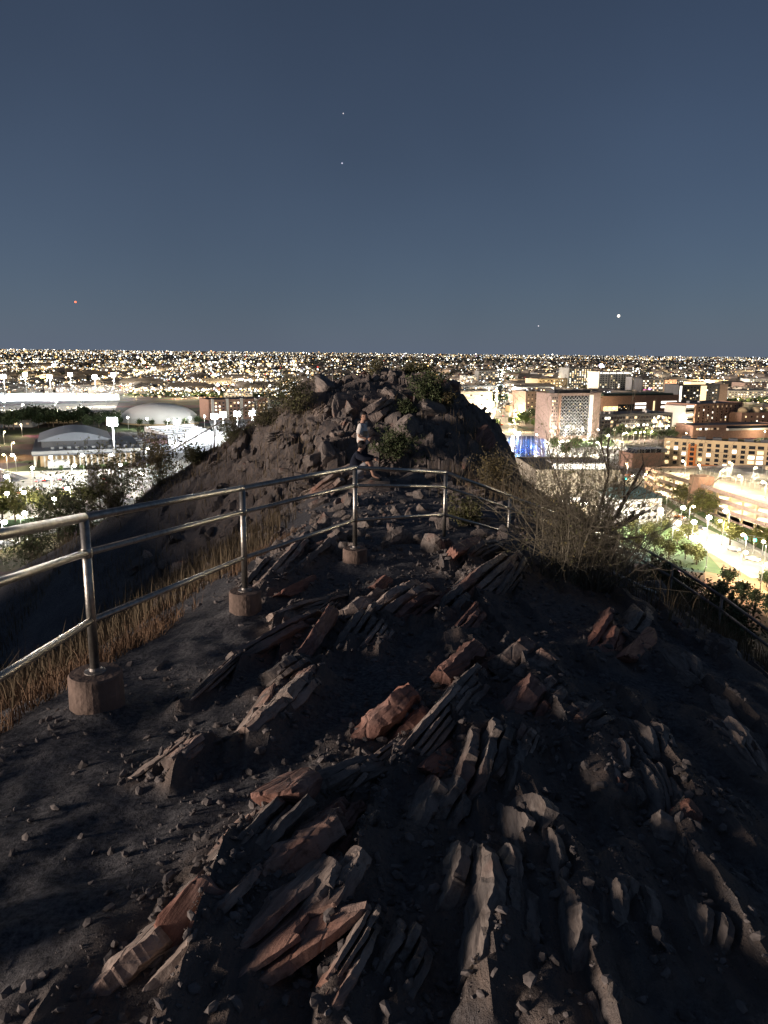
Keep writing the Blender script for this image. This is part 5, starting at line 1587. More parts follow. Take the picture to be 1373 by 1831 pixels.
# solar canopies over the left car park
for k, (x0, y0, x1, y1) in enumerate(((-30, 842, 40, 872), (-30, 850, 26, 876), (-30, 858, 8, 880))):
    a, b_ = Vector(gp(x0, y0)), Vector(gp(x1, y1)); t = (b_ - a); ln = t.length
    sc_ = empty('solar_carport', (a.x, a.y, CITY_Z), math.atan2(t.y, t.x)); tag(sc_, '%s of the dark solar carport roofs at the left edge of the plaza' % ('farthest', 'middle one', 'nearest')[k], 'carport', 'solar carports by the plaza')
    for j in range(10):
        MB().box(ln * j / 10 + .3, ln * (j + 1) / 10 - .3, -3.2, 3.2, 4.0, 4.2).build('panel', M_SOLAR, sc_)
    for j in range(4): MB().tube([(ln * (j + .5) / 4, 0, 0), (ln * (j + .5) / 4, 0, 4)], .2, 6).build('post', M_METAL, sc_)

# fill-in buildings of the middle distance (each its own)
FILL = [('low warehouse with a pale roof near the left field', 60, 757, 130, 744, 40, 1), ('small block beside the lit field', 150, 747, 205, 738, 30, 0), ('flat roofed block left of the dome', 10, 764, 58, 752, 40, 3),
        ('long low building right of the dome', 360, 735, 420, 726, 40, 3), ('blue lit building beyond the dome', 340, 700, 380, 690, 40, 4), ('pale building beyond the brick hall', 400, 712, 452, 703, 40, 0),
        ('brown block on the far left', 90, 700, 150, 692, 50, 2), ('white apartment slab far beyond the mound', 500, 700, 560, 690, 40, 0), ('office block under the left horizon', 250, 690, 300, 681, 50, 3),
        ('beige slab beyond the avenue', 925, 690, 958, 679, 40, 1), ('dark slab left of the lit tower', 960, 676, 1000, 667, 40, 3), ('grey stadium wall at the far right', 1300, 716, 1400, 699, 50, 3),
        ('brown apartment block at the right edge', 1330, 699, 1400, 685, 40, 2), ('white block with a bright stair at the right', 1340, 690, 1375, 678, 30, 0), ('long pale slab far right', 1230, 688, 1300, 680, 40, 1),
        ('dark office slab right of the shops', 1190, 690, 1228, 680, 40, 3), ('small brown block by the avenue', 918, 720, 938, 706, 24, 2), ('low shop row on the avenue', 912, 738, 936, 727, 20, 1)]
wm = [M_WHITEB, M_BEIGE, M_BRICK2, M_GREYB, M_DARKB]
for k, (lb, x0, yb, x1, yt, dp, mi) in enumerate(FILL):
    b = Bld('town_block', lb, (x0, yb), (x1, yb), yt, dp)
    b.shell(wm[mi], M_ROOF, .6); b.windows(max(4, int(b.W / 5)), max(1, int(b.H / 3.4)), lit=.4, seed=60 + k, w=2.2, h=1.5, z0=1, z1=b.H - .5, single=False)

# ------------------------------------------------------------------ lamps
def point(parent, loc, watts, colr, rad=.4, name='lamp_light'):
    ld = bpy.data.lights.new(name, 'POINT'); ld.energy = watts; ld.color = colr; ld.shadow_soft_size = rad
    o = bpy.data.objects.new(name, ld); col.objects.link(o); o.parent = parent; o.location = loc
    return o

def lamp_meshes(h, m_head, s):
    pole = MB().tube([(0, 0, 0), (0, 0, h * .6), (0, 0, h)], [.14, .11, .08], 8); base = MB().lathe([(.3, 0), (.3, .5), (.16, .7)], 10)
    arm = MB().tube([(0, 0, h - .1), (.5, 0, h + .35), (1.5, 0, h + .45)], [.07, .06, .05], 6)
    head = MB().add(*[x for x in ((lambda v, f: ([tuple(p) for p in (v * np.array([s * 1.1, s, s * .8]) + np.array([1.5, 0, h + .25]))], [tuple(q) for q in f]))(*ICO[2]))])
    out = []
    for nm, m, mm in (('base', base, M_METAL), ('pole', pole, M_METAL), ('arm', arm, M_METAL), ('lamp_head', head, m_head)):
        me_ = mesh_np(nm, m.v, m.f, True); me_.materials.append(mm); out.append((nm, me_))
    return out
LM = {'w': lamp_meshes(9, M_LAMP_W, .62), 'y': lamp_meshes(9, M_LAMP_Y, .62), 's': lamp_meshes(6.5, M_LAMP_Y, .5), 'W': lamp_meshes(10, M_LAMP_W, .95)}
LCOL = {'w': (1, .92, .78), 'y': (1, .78, .48), 's': (1, .8, .52), 'W': (1, .95, .84)}

def lamp(px, py, kind, watts, label, group, z0=0.0):
    p = gp(px, py)
    o = empty('street_lamp', (p[0], p[1], CITY_Z + z0), rnd.uniform(0, 6.28)); tag(o, label, 'street lamp', group)
    for nm, me_ in LM[kind]: link(nm, me_, None, o)
    h = 9 if kind in 'wy' else (6.5 if kind == 's' else 10)
    if watts > 0: point(o, (1.5, 0, h - .6), watts, LCOL[kind], .5)
    return o

ORD = ['leftmost', 'second from left', 'third from left', 'fourth from left', 'fifth from left', 'sixth from left', 'seventh from left', 'eighth from left', 'ninth from left', 'tenth from left', 'eleventh from left', 'twelfth from left', 'thirteenth from left', 'fourteenth from left', 'fifteenth from left', 'sixteenth from left']
def ordinal(spots, label):
    s = sorted(spots, key=lambda q: q[0])
    if len(s) == 1 or len(s) > len(ORD): return [(q, label) for q in s]
    return [(q, '%s, %s' % (label, 'rightmost of them' if i == len(s) - 1 else ORD[i])) for i, q in enumerate(s)]
def lamps(spots, kind, watts, label, group):
    for (x, y), lb in ordinal(spots, label): lamp(x, y, kind, watts, lb, group)

lamps([(30, 846), (95, 850), (150, 847), (200, 846), (60, 872), (130, 868), (215, 866), (20, 890), (95, 893), (262, 832)], 'W', 15000, 'bright lamp post on the white paved plaza before the gymnasium', 'plaza lamps before the gymnasium')
lamps([(262, 770), (300, 772), (340, 768), (366, 764), (230, 768), (290, 745), (360, 745)], 'W', 26000, 'lamp post around the foot of the white dome', 'lamps around the dome')
lamps([(8, 795), (22, 818), (40, 780), (-5, 825), (14, 842)], 'y', 22000, 'warm lamp post on the lot left of the gymnasium', 'lamps left of the gymnasium')
lamps([(1225, 765), (1075, 775), (1095, 745), (1220, 735), (1320, 725), (1360, 745), (1335, 705), (930, 752), (970, 755)], 'y', 30000, 'warm lamp post in the streets between the brick buildings', 'lamps between the right hand buildings')
lamps([(17, 925), (50, 925), (128, 915), (100, 936), (8, 985), (40, 968), (250, 885)], 'W', 12000, 'globe lamp post along the road at the left edge', 'left road lamps')
lamps([(100, 735), (150, 729), (190, 727), (40, 741), (10, 735)], 'W', 60000, 'lamp post on the lit strip behind the gymnasium', 'lamps behind the gymnasium')
lamps([(1262, 972), (1300, 962), (1262, 1016), (1200, 985), (1215, 955), (1235, 985), (1180, 960)], 'W', 15000, 'bright globe lamp among the street trees below the garage', 'globe lamps below the garage')
lamps([(1148, 880), (1190, 920), (1230, 945), (1330, 1003), (1365, 1020), (1120, 858), (1290, 975)], 'y', 12000, 'warm lamp post along the curving road at the right', 'lamps on the right road')
lamps([(1358, 1065), (1320, 1040)], 'y', 20000, 'orange lamp on the bare dirt lot at the right edge', 'dirt lot lamps')
lamps([(985, 792), (1010, 790), (1040, 790), (1065, 789), (1088, 800), (920, 790), (960, 800), (1000, 812), (1070, 815)], 'w', 40000, 'white lamp post on the plaza at the foot of the lattice tower', 'lamps by the lattice tower')
lamps([(1112, 790), (1122, 789), (1132, 788), (1142, 787), (1152, 787), (1162, 786), (1112, 775), (1150, 773), (1180, 775), (1090, 776), (1130, 776)], 's', 12000, 'small warm lamp in the row under the glass hall', 'row of small lamps under the glass hall')
lamps([(1225, 790), (1205, 778), (1330, 770), (1365, 786), (1240, 776), (1215, 772)], 's', 16000, 'small lamp between the brick halls', 'lamps between the brick halls')
lamps([(1120, 950), (1140, 970), (1095, 960), (1070, 945), (1150, 915), (1040, 938), (1000, 935)], 'w', 16000, 'white lamp around the teal roofed corner building', 'lamps around the corner building')
for k in range(16):
    y = 770 - 108 * (k / 15) ** .8
    for s, x in ((0, np.interp(y, [655, 672, 772], [900, 898, 872])), (1, np.interp(y, [655, 672, 772], [915, 914, 920]))):
        lamp(x, y, 'W' if k > 5 else 'y', 90000 if k < 9 else 180000, 'lamp post on the %s side of the bright avenue, %s' % ('right' if s else 'left', 'nearest' if k == 0 else ORD[k].replace('left', 'the near end') if k < 15 else 'farthest'), 'lamps of the avenue')
# lamps on the garage roof
gr = garage.root
GL = ((.18, 10), (.30, 10), (.45, 10), (.6, 10), (.75, 10), (.9, 10), (.25, 30), (.4, 30), (.55, 30), (.7, 30), (.85, 30), (.3, 50), (.5, 50), (.7, 50), (.9, 50))
for k, (fx, fy) in enumerate(((.18, 10), (.30, 10), (.45, 10), (.6, 10), (.75, 10), (.9, 10), (.25, 30), (.4, 30), (.55, 30), (.7, 30), (.85, 30), (.3, 50), (.5, 50), (.7, 50), (.9, 50))):
    w = gr.matrix_basis @ Vector((garage.W * fx, fy, garage.H))
    o = empty('street_lamp', tuple(w), rnd.uniform(0, 6)); tag(o, 'globe lamp post on the garage roof, %s row, %s' % ({10: 'front', 30: 'middle', 50: 'back'}[fy], ORD[[q for q in (.18, .25, .30, .4, .45, .5, .55, .6, .7, .75, .85, .9) if (q, fy) in GL].index(fx)]), 'street lamp', 'garage roof lamps')
    for nm, me_ in LM['s']: link(nm, me_, None, o)
    point(o, (1.5, 0, 5.9), 16000, LCOL['s'], .4)

def flood_mast(px, py, h, watts, label, group=None, n=(4, 3), colr=(.9, .96, 1), s=1.0):
    p = gp(px, py)
    o = empty('floodlight_mast', (p[0], p[1], CITY_Z)); tag(o, label, 'floodlight', group)
    MB().tube([(0, 0, 0), (0, 0, h)], [.42 * s, .22 * s], 10).build('mast', M_METAL, o, True)
    MB().box(-2.2 * s, 2.2 * s, -.15, .15, h - 1.6 * s, h + 1.8 * s).build('lamp_frame', M_METAL, o)
    for i in range(n[0]):
        for j in range(n[1]):
            MB().lathe([(.25 * s, 0), (.5 * s, .3), (.55 * s, .5), (.01, .55)], 10).build('floodlight', M_LAMP_C, o, False, loc=((i - (n[0] - 1) / 2) * 1.15 * s, -.18, h + (j - (n[1] - 1) / 2) * 1.15 * s), rot=(math.radians(105), 0, 0))
    if watts: point(o, (0, -3.0, h - 2.0), watts, colr, 1.5)
flood_mast(207, 846, 29, 160000, 'blazing floodlight mast in front of the gymnasium', s=1.3)
for k, (x, y) in enumerate(((400, 778), (425, 776), (452, 774), (385, 782))):
    flood_mast(x, y, 17, 90000, 'floodlight mast beside the white court left of the mound, %s' % ('second from left', 'third from left', 'rightmost', 'leftmost')[k], 'court floodlights', s=1.2)
for k, x in enumerate((10, 48, 92, 128, 172, 205)):
    flood_mast(x, 712 - (k % 2) * 7, 30, 260000, 'tall floodlight mast over the far white sports field, %s' % (ORD[k] if k < 5 else 'rightmost'), 'sports field floodlights', s=1.5)
flood_mast(318, 792, 16, 60000, 'floodlight mast above the white bleachers', s=1.0)
flood_mast(925, 805, 12, 30000, 'blue floodlight mast at the edge of the pool', None, colr=(.25, .5, 1), s=.7)
# beacon on the white apartment block
p = gp(1071, 703); bc = empty('rooftop_beacon', (p[0] + 2, p[1] + 6, CITY_Z + 44)); tag(bc, 'violet blue rooftop beacon on the white apartment block', 'beacon')
MB().tube([(0, 0, -1), (0, 0, 4)], .4, 8).build('mast', M_METAL, bc)
MB().add(*[[tuple(q * 3.4 + np.array([0, 0, 5])) for q in ICO[2][0]], [tuple(q) for q in ICO[2][1]]]).build('beacon_lamp', mat('violet_lamp', (.6, .6, 1), .5, emit=(.62, .6, 1), estr=30, sample=False), bc)

# traffic signals
for k, (x, y) in enumerate(((1115, 872), (1128, 876), (1346, 990), (1362, 994))):
    p = gp(x, y); t = empty('traffic_signal', (p[0], p[1], CITY_Z), .3); tag(t, 'green traffic signal over the right hand road, %s' % ('leftmost', 'second from left', 'third from left', 'rightmost')[k], 'traffic signal', 'green traffic signals')
    MB().tube([(0, 0, 0), (0, 0, 6.5), (-4, 0, 6.9)], [.16, .12, .08], 8).build('pole', M_METAL, t)
    MB().box(-4.3, -3.7, -.25, .25, 5.6, 7.2).build('housing', M_DARKB, t)
    MB().add(*[[tuple(q * .55 + np.array([-4, -.3, 6.0])) for q in ICO[2][0]], [tuple(q) for q in ICO[2][1]]]).build('green_lens', mat('green_lens', (.1, .8, .5), .5, emit=(.05, 1, .6), estr=9, sample=False), t)

# ------------------------------------------------------------------ town trees, palms, cars
def crown_mesh(seed, rx, rz, n, size):
    r_ = np.random.default_rng(seed)
    cl = r_.normal(0, 1, (14, 3)); cl /= np.linalg.norm(cl, axis=1)[:, None]; cl *= r_.uniform(.35, .85, (14, 1)) * np.array([rx, rx, rz])
    P = cl[r_.integers(0, 14, n)] + r_.normal(0, .26, (n, 3)) * np.array([rx, rx, rz])
    a = r_.normal(0, 1, (n, 3)); a /= np.linalg.norm(a, axis=1)[:, None]
    b = r_.normal(0, 1, (n, 3)); b -= a * (a * b).sum(1)[:, None]; b /= np.linalg.norm(b, axis=1)[:, None]
    s = size * r_.uniform(.6, 1.4, (n, 1))
    Q = np.stack([P - a * s, P + b * s * .6, P + a * s, P - b * s * .6], 1)
    k = np.arange(n) * 4
    return mesh_np('crown', Q.reshape(-1, 3), np.stack([k, k + 1, k + 2, k + 3], 1))
M_TRUNK = mat('tree_trunk', (.10, .075, .055), .9)
M_CROWN = [mat('crown_green', (.055, .085, .022), .8, var=.4, vscale=.6), mat('crown_yellow', (.11, .11, .03), .8, var=.4, vscale=.6), mat('crown_dark', (.03, .048, .018), .8, var=.4, vscale=.6)]
CROWNS = []
for k in range(6):
    me_ = crown_mesh(300 + k, 3.6, 2.8, 900, .42); me_.materials.append(M_CROWN[k % 3]); CROWNS.append(me_)
tk = MB().tube([(0, 0, -.2), (.1, 0, 1.6), (0, .1, 3.4)], [.28, .22, .14], 7)
for k in range(5):
    a = k * 1.256; tk.tube([(0, .05, 2.4), (1.0 * math.cos(a), 1.0 * math.sin(a), 4.0), (2.2 * math.cos(a), 2.2 * math.sin(a), 5.4)], [.12, .08, .04], 5)
TRUNK = mesh_np('trunk', tk.v, tk.f, True); TRUNK.materials.append(M_TRUNK)
def tree(px, py, s, kind, label, group):
    p = gp(px, py); o = empty('street_tree', (p[0], p[1], CITY_Z), rnd.uniform(0, 6.28)); o.scale = (s, s, s); tag(o, label, 'tree', group)
    link('trunk', TRUNK, None, o); link('crown', CROWNS[kind + 3 * rnd.randint(0, 1)], None, o, (0, 0, 5.2))
def trees(spots, s, kind, label, group):
    for (x, y), lb in ordinal(spots, label): tree(x, y, s * rnd.uniform(.8, 1.25), kind, lb, group)
trees([(x, 758 + rnd.uniform(-2, 12)) for x in range(-20, 60, 9)] + [(x, 762 + rnd.uniform(-4, 6)) for x in range(60, 206, 9)], 1.7, 2, 'dark tree in the belt behind the gymnasium', 'tree belt behind the gymnasium')
trees([(5, 930), (28, 932), (-12, 925), (70, 918), (90, 925), (150, 900), (165, 906), (48, 912), (118, 912), (190, 893), (135, 922), (15, 905)], 1.1, 1, 'bright green lamp-lit tree by the road at the left edge', 'trees by the left road')
trees([(110, 843), (185, 841), (225, 838), (148, 842)], .45, 0, 'small shrubby tree along the front of the gymnasium', 'small trees before the gymnasium')
trees([(1205, 885), (1190, 880), (1215, 900), (1230, 905), (1250, 915), (1240, 925), (1200, 870), (1265, 925)], 1.0, 1, 'yellow green tree against the garage front', 'trees against the garage')
trees([(1130, 950), (1160, 965), (1185, 950), (1210, 975), (1230, 965), (1170, 985), (1195, 1000), (1225, 1000), (1245, 1010), (1140, 985)], .72, 1, 'lamp-lit green tree below the garage', 'trees below the garage')
trees([(1290, 955), (1320, 968), (1350, 980), (1375, 985), (1305, 975)], .85, 1, 'small roadside tree on the lawn under the garage', 'lawn trees under the garage')
trees([(1300, 1050), (1325, 1075), (1350, 1085), (1370, 1050), (1290, 1070), (1375, 1100)], .6, 2, 'dark scrubby tree on the dirt lot', 'trees on the dirt lot')
trees([(940, 760), (955, 766), (925, 757), (915, 762), (965, 772), (885, 768), (1075, 800), (1030, 806), (990, 806), (1010, 818)], 1.1, 0, 'leafy tree around the plaza by the lattice tower', 'trees by the lattice tower')
trees([(x, 783 + rnd.uniform(-4, 4)) for x in range(1085, 1235, 12)], 1.0, 2, 'dark tree in the grove before the glass hall', 'grove before the glass hall')
trees([(215, 760), (250, 763), (272, 764), (300, 765), (330, 764), (355, 760)], .9, 2, 'dark round tree at the foot of the white dome', 'trees at the dome')
trees([(1325, 768), (1345, 770), (1300, 775), (1220, 776)], 1.0, 2, 'dark tree beside the domed brick building', 'trees beside the domed building')
trees([(rnd.choice([rnd.uniform(785, 866), rnd.uniform(926, 960)]), rnd.uniform(715, 760)) for _ in range(16)], 1.2, 2, 'dark tree in the blocks beside the avenue', 'trees near the avenue')

fr = MB()
for k in range(14):
    a = k * 2.4; e = .5 - .09 * k
    ps, L0 = [], 2.6
    for j in range(5):
        t = j / 4; ps.append((L0 * t * math.cos(a), L0 * t * math.sin(a), L0 * (t * math.sin(e) - .6 * t * t)))
    for j in range(4):
        (x0, y0, z0), (x1, y1, z1) = ps[j], ps[j + 1]; w0, w1 = .34 * (1 - j / 4.4), .34 * (1 - (j + 1) / 4.4)
        sx, sy = -math.sin(a), math.cos(a)
        fr.add([(x0 - sx * w0, y0 - sy * w0, z0 - .12), (x0, y0, z0), (x0 + sx * w0, y0 + sy * w0, z0 - .12), (x1 - sx * w1, y1 - sy * w1, z1 - .12), (x1, y1, z1), (x1 + sx * w1, y1 + sy * w1, z1 - .12)],
               [(0, 1, 4, 3), (1, 2, 5, 4)])
FROND = mesh_np('crown', fr.v, fr.f); FROND.materials.append(M_CROWN[0])
PT = mesh_np('trunk', *(lambda m: (m.v, m.f))(MB().tube([(0, 0, -.2), (.1, 0, 5), (0, 0, 11)], [.3, .22, .2], 8)), True); PT.materials.append(M_TRUNK)
for k, (x, y) in enumerate(((1112, 786), (1128, 785), (1146, 785), (1165, 784), (1186, 782), (262, 772), (318, 770), (330, 768), (190, 770), (1098, 787), (950, 752), (1205, 782))):
    p = gp(x, y); o = empty('palm_tree', (p[0], p[1], CITY_Z), rnd.uniform(0, 6)); s = rnd.uniform(.8, 1.15); o.scale = (s, s, s)
    if x < 400: tag(o, 'slender palm tree near the white dome, %s' % {190: 'leftmost', 262: ORD[1], 318: ORD[2], 330: 'rightmost'}[x], 'palm tree', 'palms near the dome')
    elif x == 950: tag(o, 'single palm tree beside the avenue', 'palm tree')
    else: tag(o, 'slender palm in the row before the glass hall, %s' % {1098: 'leftmost', 1112: ORD[1], 1128: ORD[2], 1146: ORD[3], 1165: ORD[4], 1186: ORD[5], 1205: 'rightmost'}[x], 'palm tree', 'palms before the glass hall')
    link('trunk', PT, None, o); link('crown', FROND, None, o, (0, 0, 11))

# cars
def car_parts(paint):
    prof = [(-2.2, .35), (-2.25, .8), (-2.1, .98), (-1.2, 1.02), (-.7, 1.42), (.7, 1.45), (1.25, 1.02), (2.05, .9), (2.2, .65), (2.2, .35)]
    m = MB(); n = len(prof)
    vs = [(x, -.86 if z < 1.1 else -.66, z) for x, z in prof] + [(x, .86 if z < 1.1 else .66, z) for x, z in prof]
    m.add(vs, [tuple(range(n)), tuple(range(2 * n - 1, n - 1, -1))] + [(k, n + k, n + (k + 1) % n, (k + 1) % n) for k in range(n)])
    body = mesh_np('body', m.v, m.f); body.materials.append(paint)
    g = MB().add([(-1.05, -.80, 1.06), (.98, -.80, 1.06), (.62, -.675, 1.40), (-.62, -.675, 1.38)], [(0, 1, 2, 3)]).add([(-1.05, .80, 1.06), (.98, .80, 1.06), (.62, .675, 1.40), (-.62, .675, 1.38)], [(3, 2, 1, 0)])
    gl = mesh_np('side_windows', g.v, g.f); gl.materials.append(M_GLASS)
    w = mesh_np('wheel', *(lambda q: (q.v, q.f))(MB().tube([(0, -.1, 0), (0, .1, 0)], .33, 14))); w.materials.append(M_SHORTS)
    hl = mesh_np('headlight', *(lambda q: (q.v, q.f))(MB().box(-.05, .05, -.2, .2, -.1, .1))); hl.materials.append(M_LAMP_W)
    tl = mesh_np('tail_light', *(lambda q: (q.v, q.f))(MB().box(-.05, .05, -.2, .2, -.1, .1))); tl.materials.append(mat('tail_lamp', (.5, .02, .02), .5, emit=(1, .05, .03), estr=8, sample=False))
    return body, gl, w, hl, tl
CARS = [car_parts(mat('car_white', (.6, .6, .6), .3, spec=.5)), car_parts(mat('car_orange', (.5, .16, .05), .3, spec=.5)), car_parts(mat('car_dark', (.04, .045, .05), .3, spec=.5)), car_parts(mat('car_silver', (.35, .36, .38), .3, spec=.5))]
RIM = mesh_np('rim', *(lambda q: (q.v, q.f))(MB().tube([(0, -.115, 0), (0, .115, 0)], .2, 12))); RIM.materials.append(M_METAL)
def car(px, py, rz, ci, label, group, z0=.08):
    p = gp(px, py); o = empty('parked_car', (p[0], p[1], CITY_Z + z0), rz); tag(o, label, 'car', group)
    bd, gl, w, hl, tl = CARS[ci]
    link('body', bd, None, o); link('side_windows', gl, None, o)
    for sx in (-1.35, 1.35):
        for sy in (-.78, .78):
            wo = link('wheel', w, None, o, (sx, sy, .33)); link('rim', RIM, None, wo, (0, .0, 0))
    for sy in (-.6, .6): link('headlight', hl, None, o, (2.18, sy, .72)); link('tail_light', tl, None, o, (-2.24, sy, .8))
for k, (x, y) in enumerate(((70, 862), (84, 861), (98, 860), (112, 859), (60, 878), (75, 877), (118, 874), (190, 858), (205, 857))): car(x, y, 1.3, (3, 2, 0)[k % 3], '%s car parked on the white plaza, %s' % (('silver', 'dark', 'white')[k % 3], ('first of the back row', 'second of the back row', 'third of the back row', 'fourth of the back row', 'first of the front row', 'second of the front row', 'third of the front row', 'left of the pair by the mast', 'right of the pair by the mast')[k]), 'cars on the plaza')
car(40, 884, .3, 1, 'orange car parked on the bright plaza at the left edge', None)
car(28, 879, .3, 0, 'white car parked beside the orange one', None)
for k, (x, y) in enumerate(((75, 946), (30, 960), (20, 950), (110, 935), (5, 975))): car(x, y, .55, 2 if k % 2 else 3, '%s car on the road at the left edge, %s' % ('dark' if k % 2 else 'silver', ('second from right', 'third from right', 'fourth from right', 'rightmost', 'leftmost')[k]), 'cars on the left road', .1)
for k, (x, y) in enumerate(((1165, 890), (1215, 927), (1250, 946), (1310, 985), (1345, 1003), (1125, 852))): car(x, y, -.9, k % 4, '%s car on the curving road at the right, %s' % (('white', 'orange', 'dark', 'silver')[k % 4], ('second from left', 'third from left', 'fourth from left', 'fifth from left', 'rightmost', 'leftmost')[k]), 'cars on the right road', .1)
for k in range(12): car(893 + 12 * (k / 11) + (3 if k % 2 else -4), 768 - 85 * (k / 11), 1.5 if k % 2 else -1.6, k % 4, 'car in the traffic on the bright avenue, %s' % ('nearest' if k == 0 else ORD[k].replace('left', 'the near end')), 'cars on the avenue', .1)

# ------------------------------------------------------------------ the far town: uncountable houses, trees and lights
def rand_ground(n, dy0, dy1, pw=1.0, x0=-120, x1=1500):
    dy = dy0 + (dy1 - dy0) * rng.random(n) ** pw
    px = rng.uniform(x0, x1, n)
    py = 630.5 + (px - CX) * math.tan(ROLL) + dy
    d = FWD[None] + RGT[None] * ((px - CX) / F_PX)[:, None] - UPV[None] * ((py - CY) / F_PX)[:, None]
    t = CITY_Z / d[:, 2]
    return d * t[:, None], px, dy
# houses
P, px, dy = rand_ground(5200, 6, 78, 1.3)
n = len(P)
w, l, h = rng.uniform(6, 16, n), rng.uniform(6, 14, n), rng.uniform(3, 7, n)
big = rng.random(n) < .08; w[big] *= 2.5; h[big] *= 1.8
an = rng.choice([0, math.pi / 2], n) + .35 + rng.normal(0, .05, n)
ux, uy = np.cos(an), np.sin(an)
Q = np.empty((n, 10, 3))
for k, (sx, sy, zz) in enumerate(((-1, -1, 0), (1, -1, 0), (1, 1, 0), (-1, 1, 0), (-1, -1, 1), (1, -1, 1), (1, 1, 1), (-1, 1, 1), (-.8, 0, 1.45), (.8, 0, 1.45))):
    Q[:, k, 0] = P[:, 0] + ux * sx * w - uy * sy * l; Q[:, k, 1] = P[:, 1] + uy * sx * w + ux * sy * l; Q[:, k, 2] = CITY_Z + h * zz
k = np.arange(n) * 10
T = []
for q in ((0, 1, 5, 4), (1, 2, 6, 5), (2, 3, 7, 6), (3, 0, 4, 7), (4, 5, 9, 8), (6, 7, 8, 9)): T.append(np.stack([k + i for i in q], 1))
tris = np.concatenate([np.stack([k + 5, k + 6, k + 9], 1), np.stack([k + 7, k + 4, k + 8], 1)])
T = np.concatenate(T); T = np.concatenate([T[:, [0, 1, 2]], T[:, [0, 2, 3]], tris])
o = link('far_houses', mesh_np('far_houses', Q.reshape(-1, 3), T), mat('house_wall', (.20, .17, .14), .9, var=.6, vscale=.02)); tag(o, 'low roofs of the far town fading into the dark plain', 'houses', kind='stuff')
# trees
P, px, dy = rand_ground(9000, 6, 84, 1.2)
sel = ~((px < 240) & (dy > 62)); P = P[sel]
v0, f0 = ICO[1]
n = len(P); s = rng.uniform(2.0, 5.0, n)
jit = [v0 * (1 + rng.normal(0, .22, (len(v0), 1))) for _ in range(16)]
VV = np.stack([jit[i % 16] * np.array([s[i] * 1.2, s[i], s[i] * .9]) + P[i] + np.array([0, 0, s[i] * .7]) for i in range(n)])
ff = (f0[None] + (np.arange(n) * len(v0))[:, None, None]).reshape(-1, 3)
o = link('far_trees', mesh_np('far_trees', VV.reshape(-1, 3), ff), M_CROWN[2]); tag(o, 'dark tree crowns scattered between the far town lights', 'trees', kind='stuff')

# lights of the plain
COLS = {'warm': (1, .74, .40), 'white': (1, .93, .78), 'cool': (.82, .92, 1), 'amber': (1, .55, .18), 'red': (1, .08, .05), 'green': (.1, 1, .55), 'violet': (.5, .45, 1)}
SHARE = {'warm': 9500, 'white': 9500, 'cool': 4800, 'amber': 4600, 'red': 150, 'green': 90, 'violet': 60}
bm = bmesh.new(); bmesh.ops.create_icosphere(bm, subdivisions=1, radius=1); bm.free()
oct_v = np.array([(1, 0, 0), (-1, 0, 0), (0, 1, 0), (0, -1, 0), (0, 0, 1), (0, 0, -1)], float)
oct_f = np.array([(0, 2, 4), (2, 1, 4), (1, 3, 4), (3, 0, 4), (2, 0, 5), (1, 2, 5), (3, 1, 5), (0, 3, 5)])
def glow_material(name, colr, strength):
    m = mat(name, colr, .5, emit=colr, estr=strength, sample=False)
    nt = m.node_tree
    a_ = nt.nodes.new('ShaderNodeAttribute'); a_.attribute_name = 'power'
    mu = nt.nodes.new('ShaderNodeMath'); mu.operation = 'MULTIPLY'; mu.inputs[1].default_value = strength
    nt.links.new(a_.outputs['Fac'], mu.inputs[0]); nt.links.new(mu.outputs[0], nt.nodes['Principled BSDF'].inputs['Emission Strength'])
    nt.nodes['Principled BSDF'].inputs['Base Color'].default_value = (.05, .05, .05, 1)
    return m
def light_field(name, label, pts, rad, power, colr, strength):
    v, f = ICO[1]
    n = len(pts)
    VV = v[None] * rad[:, None, None] * np.array([1, 1, .8]) + pts[:, None, :]
    ff = (f[None] + (np.arange(n) * len(v))[:, None, None]).reshape(-1, 3)
    me_ = mesh_np(name, VV.reshape(-1, 3), ff)
    at_ = me_.attributes.new('power', 'FLOAT', 'POINT'); at_.data.foreach_set('value', np.repeat(power, len(v)).astype(np.float32))
    o = link(name, me_, glow_material(name + '_glow_%s' % label.split()[0], colr, strength))
    return tag(o, label, 'lights', kind='stuff')
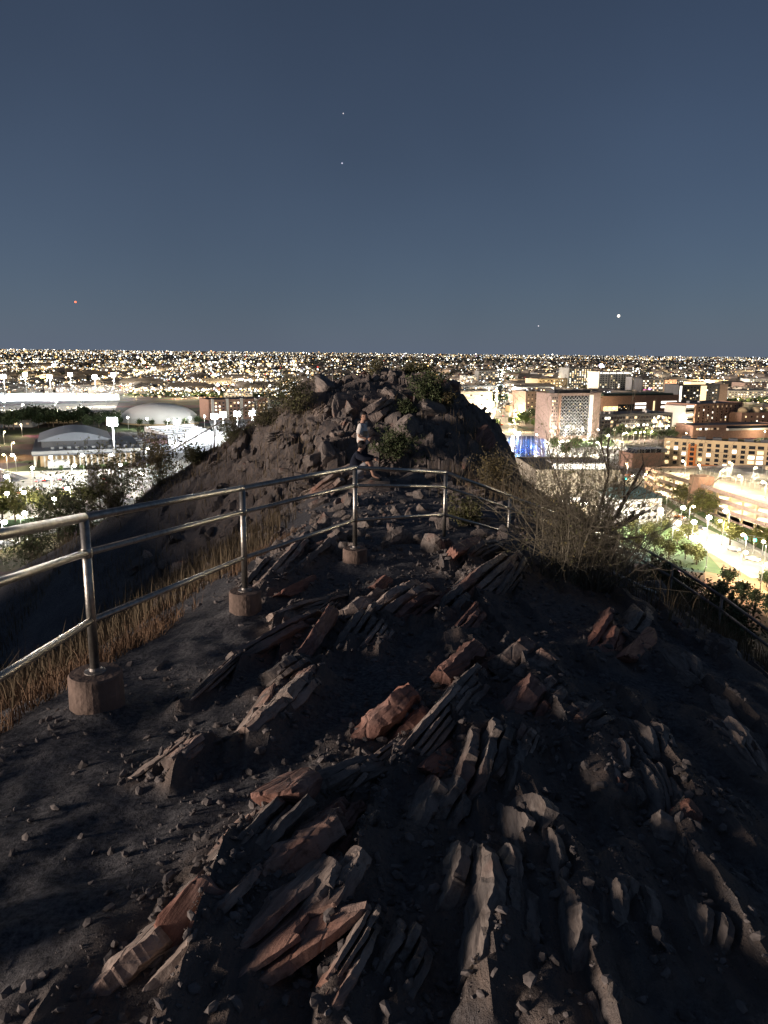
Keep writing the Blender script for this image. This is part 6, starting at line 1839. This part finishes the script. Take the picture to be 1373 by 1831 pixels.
for nm, cnt in SHARE.items():
    P1, px1, d1 = rand_ground(int(cnt * .50), 1.8, 100, 1.35)
    P2, px2, d2_ = rand_ground(int(cnt * .28), 3.0, 92, 1.0, -120, 560)        # the left is brighter
    P3, px3, d3 = rand_ground(int(cnt * .30), 1.5, 9, 1.2)                       # the bright rim of the plain
    P = np.concatenate([P1, P2, P3]); dy = np.concatenate([d1, d2_, d3])
    # pull many onto the street grid
    ca, sa = math.cos(.12), math.sin(.12)
    gx_, gy_ = P[:, 0] * ca + P[:, 1] * sa, -P[:, 0] * sa + P[:, 1] * ca
    snap = rng.random(len(P))
    G = 400.0
    gy2 = np.where(snap < .30, np.round(gy_ / G) * G + rng.normal(0, 7, len(P)), gy_)
    gx2 = np.where((snap >= .30) & (snap < .45), np.round(gx_ / G) * G + rng.normal(0, 7, len(P)), gx_)
    P = np.stack([gx2 * ca - gy2 * sa, gx2 * sa + gy2 * ca, P[:, 2]], 1)
    dist = np.hypot(P[:, 0], P[:, 1])
    dens = fbm2(P[:, 0] / 420, P[:, 1] / 600, 3, 71) + .45 * fbm2(P[:, 0] / 90, P[:, 1] / 160, 2, 72)
    keep = (dist > 690) & (P[:, 1] > 500) & (dens > rng.uniform(-1.1, .55, len(P)))
    P, dist = P[keep], dist[keep]
    rpx = np.clip(rng.lognormal(-.55, .55, len(P)), .28, 3.2) * np.interp(dist, [900, 3000, 8000, 16000, 40000], [1.35, 1.1, .72, .5, .4])
    rad = rpx / F_PX * dist
    P[:, 2] = CITY_Z + np.maximum(7, rad * 1.2) + rng.uniform(0, 5, len(P))
    o = light_field('town_lights', '%s lights of the far town spread to the horizon' % {'warm': 'warm yellow', 'white': 'white', 'cool': 'cold white', 'amber': 'amber', 'red': 'small red', 'green': 'small green', 'violet': 'violet'}[nm], P, rad, np.clip(rng.lognormal(-.5, 1.0, len(P)), .08, 6), COLS[nm], {'warm': 2.6, 'white': 2.8, 'cool': 3.0, 'amber': 1.6, 'red': 1.6, 'green': 1.4, 'violet': 2.0}[nm])

# some of the far lamps also light the streets round them
far_lamps = bpy.data.objects['town_lights']
P, px, dy = rand_ground(110, 14, 92, 1.0)
for q in P:
    if math.hypot(q[0], q[1]) > 650:
        s_ = (math.hypot(q[0], q[1]) / 900) ** 1.2
        point(far_lamps, (q[0], q[1], CITY_Z + 14), 90000 * s_, rnd.choice([(1, .8, .5), (1, .9, .72), (1, .72, .4)]), 1.5)
# lights in the sky
for px_, py_, D, colr, st, s, lb in ((135, 540, 6000, (1, .18, .08), 2.2, 7.0, 'tiny red aircraft light low in the sky at the left'), (1106, 565, 9000, (1, .9, .75), 3.0, 15.0, 'bright white point of light in the sky at the right'),
                                (612, 292, 20000, (.7, .75, 1), .5, 18.0, 'faint star high above the mound'), (963, 583, 20000, (.9, .9, 1), .5, 15.0, 'faint star low above the avenue'), (614, 203, 20000, (.9, .9, 1), .35, 15.0, 'fainter star near the top of the sky')):
    d = ray(px_, py_); q = d * (D / np.linalg.norm(d))
    o = link('sky_light', mesh_np('sky_light', ICO[2][0] * s, ICO[2][1], True), mat('sky_light_%d' % px_, colr, .5, emit=colr, estr=st, sample=False), None, tuple(q))
    tag(o, lb, 'light')
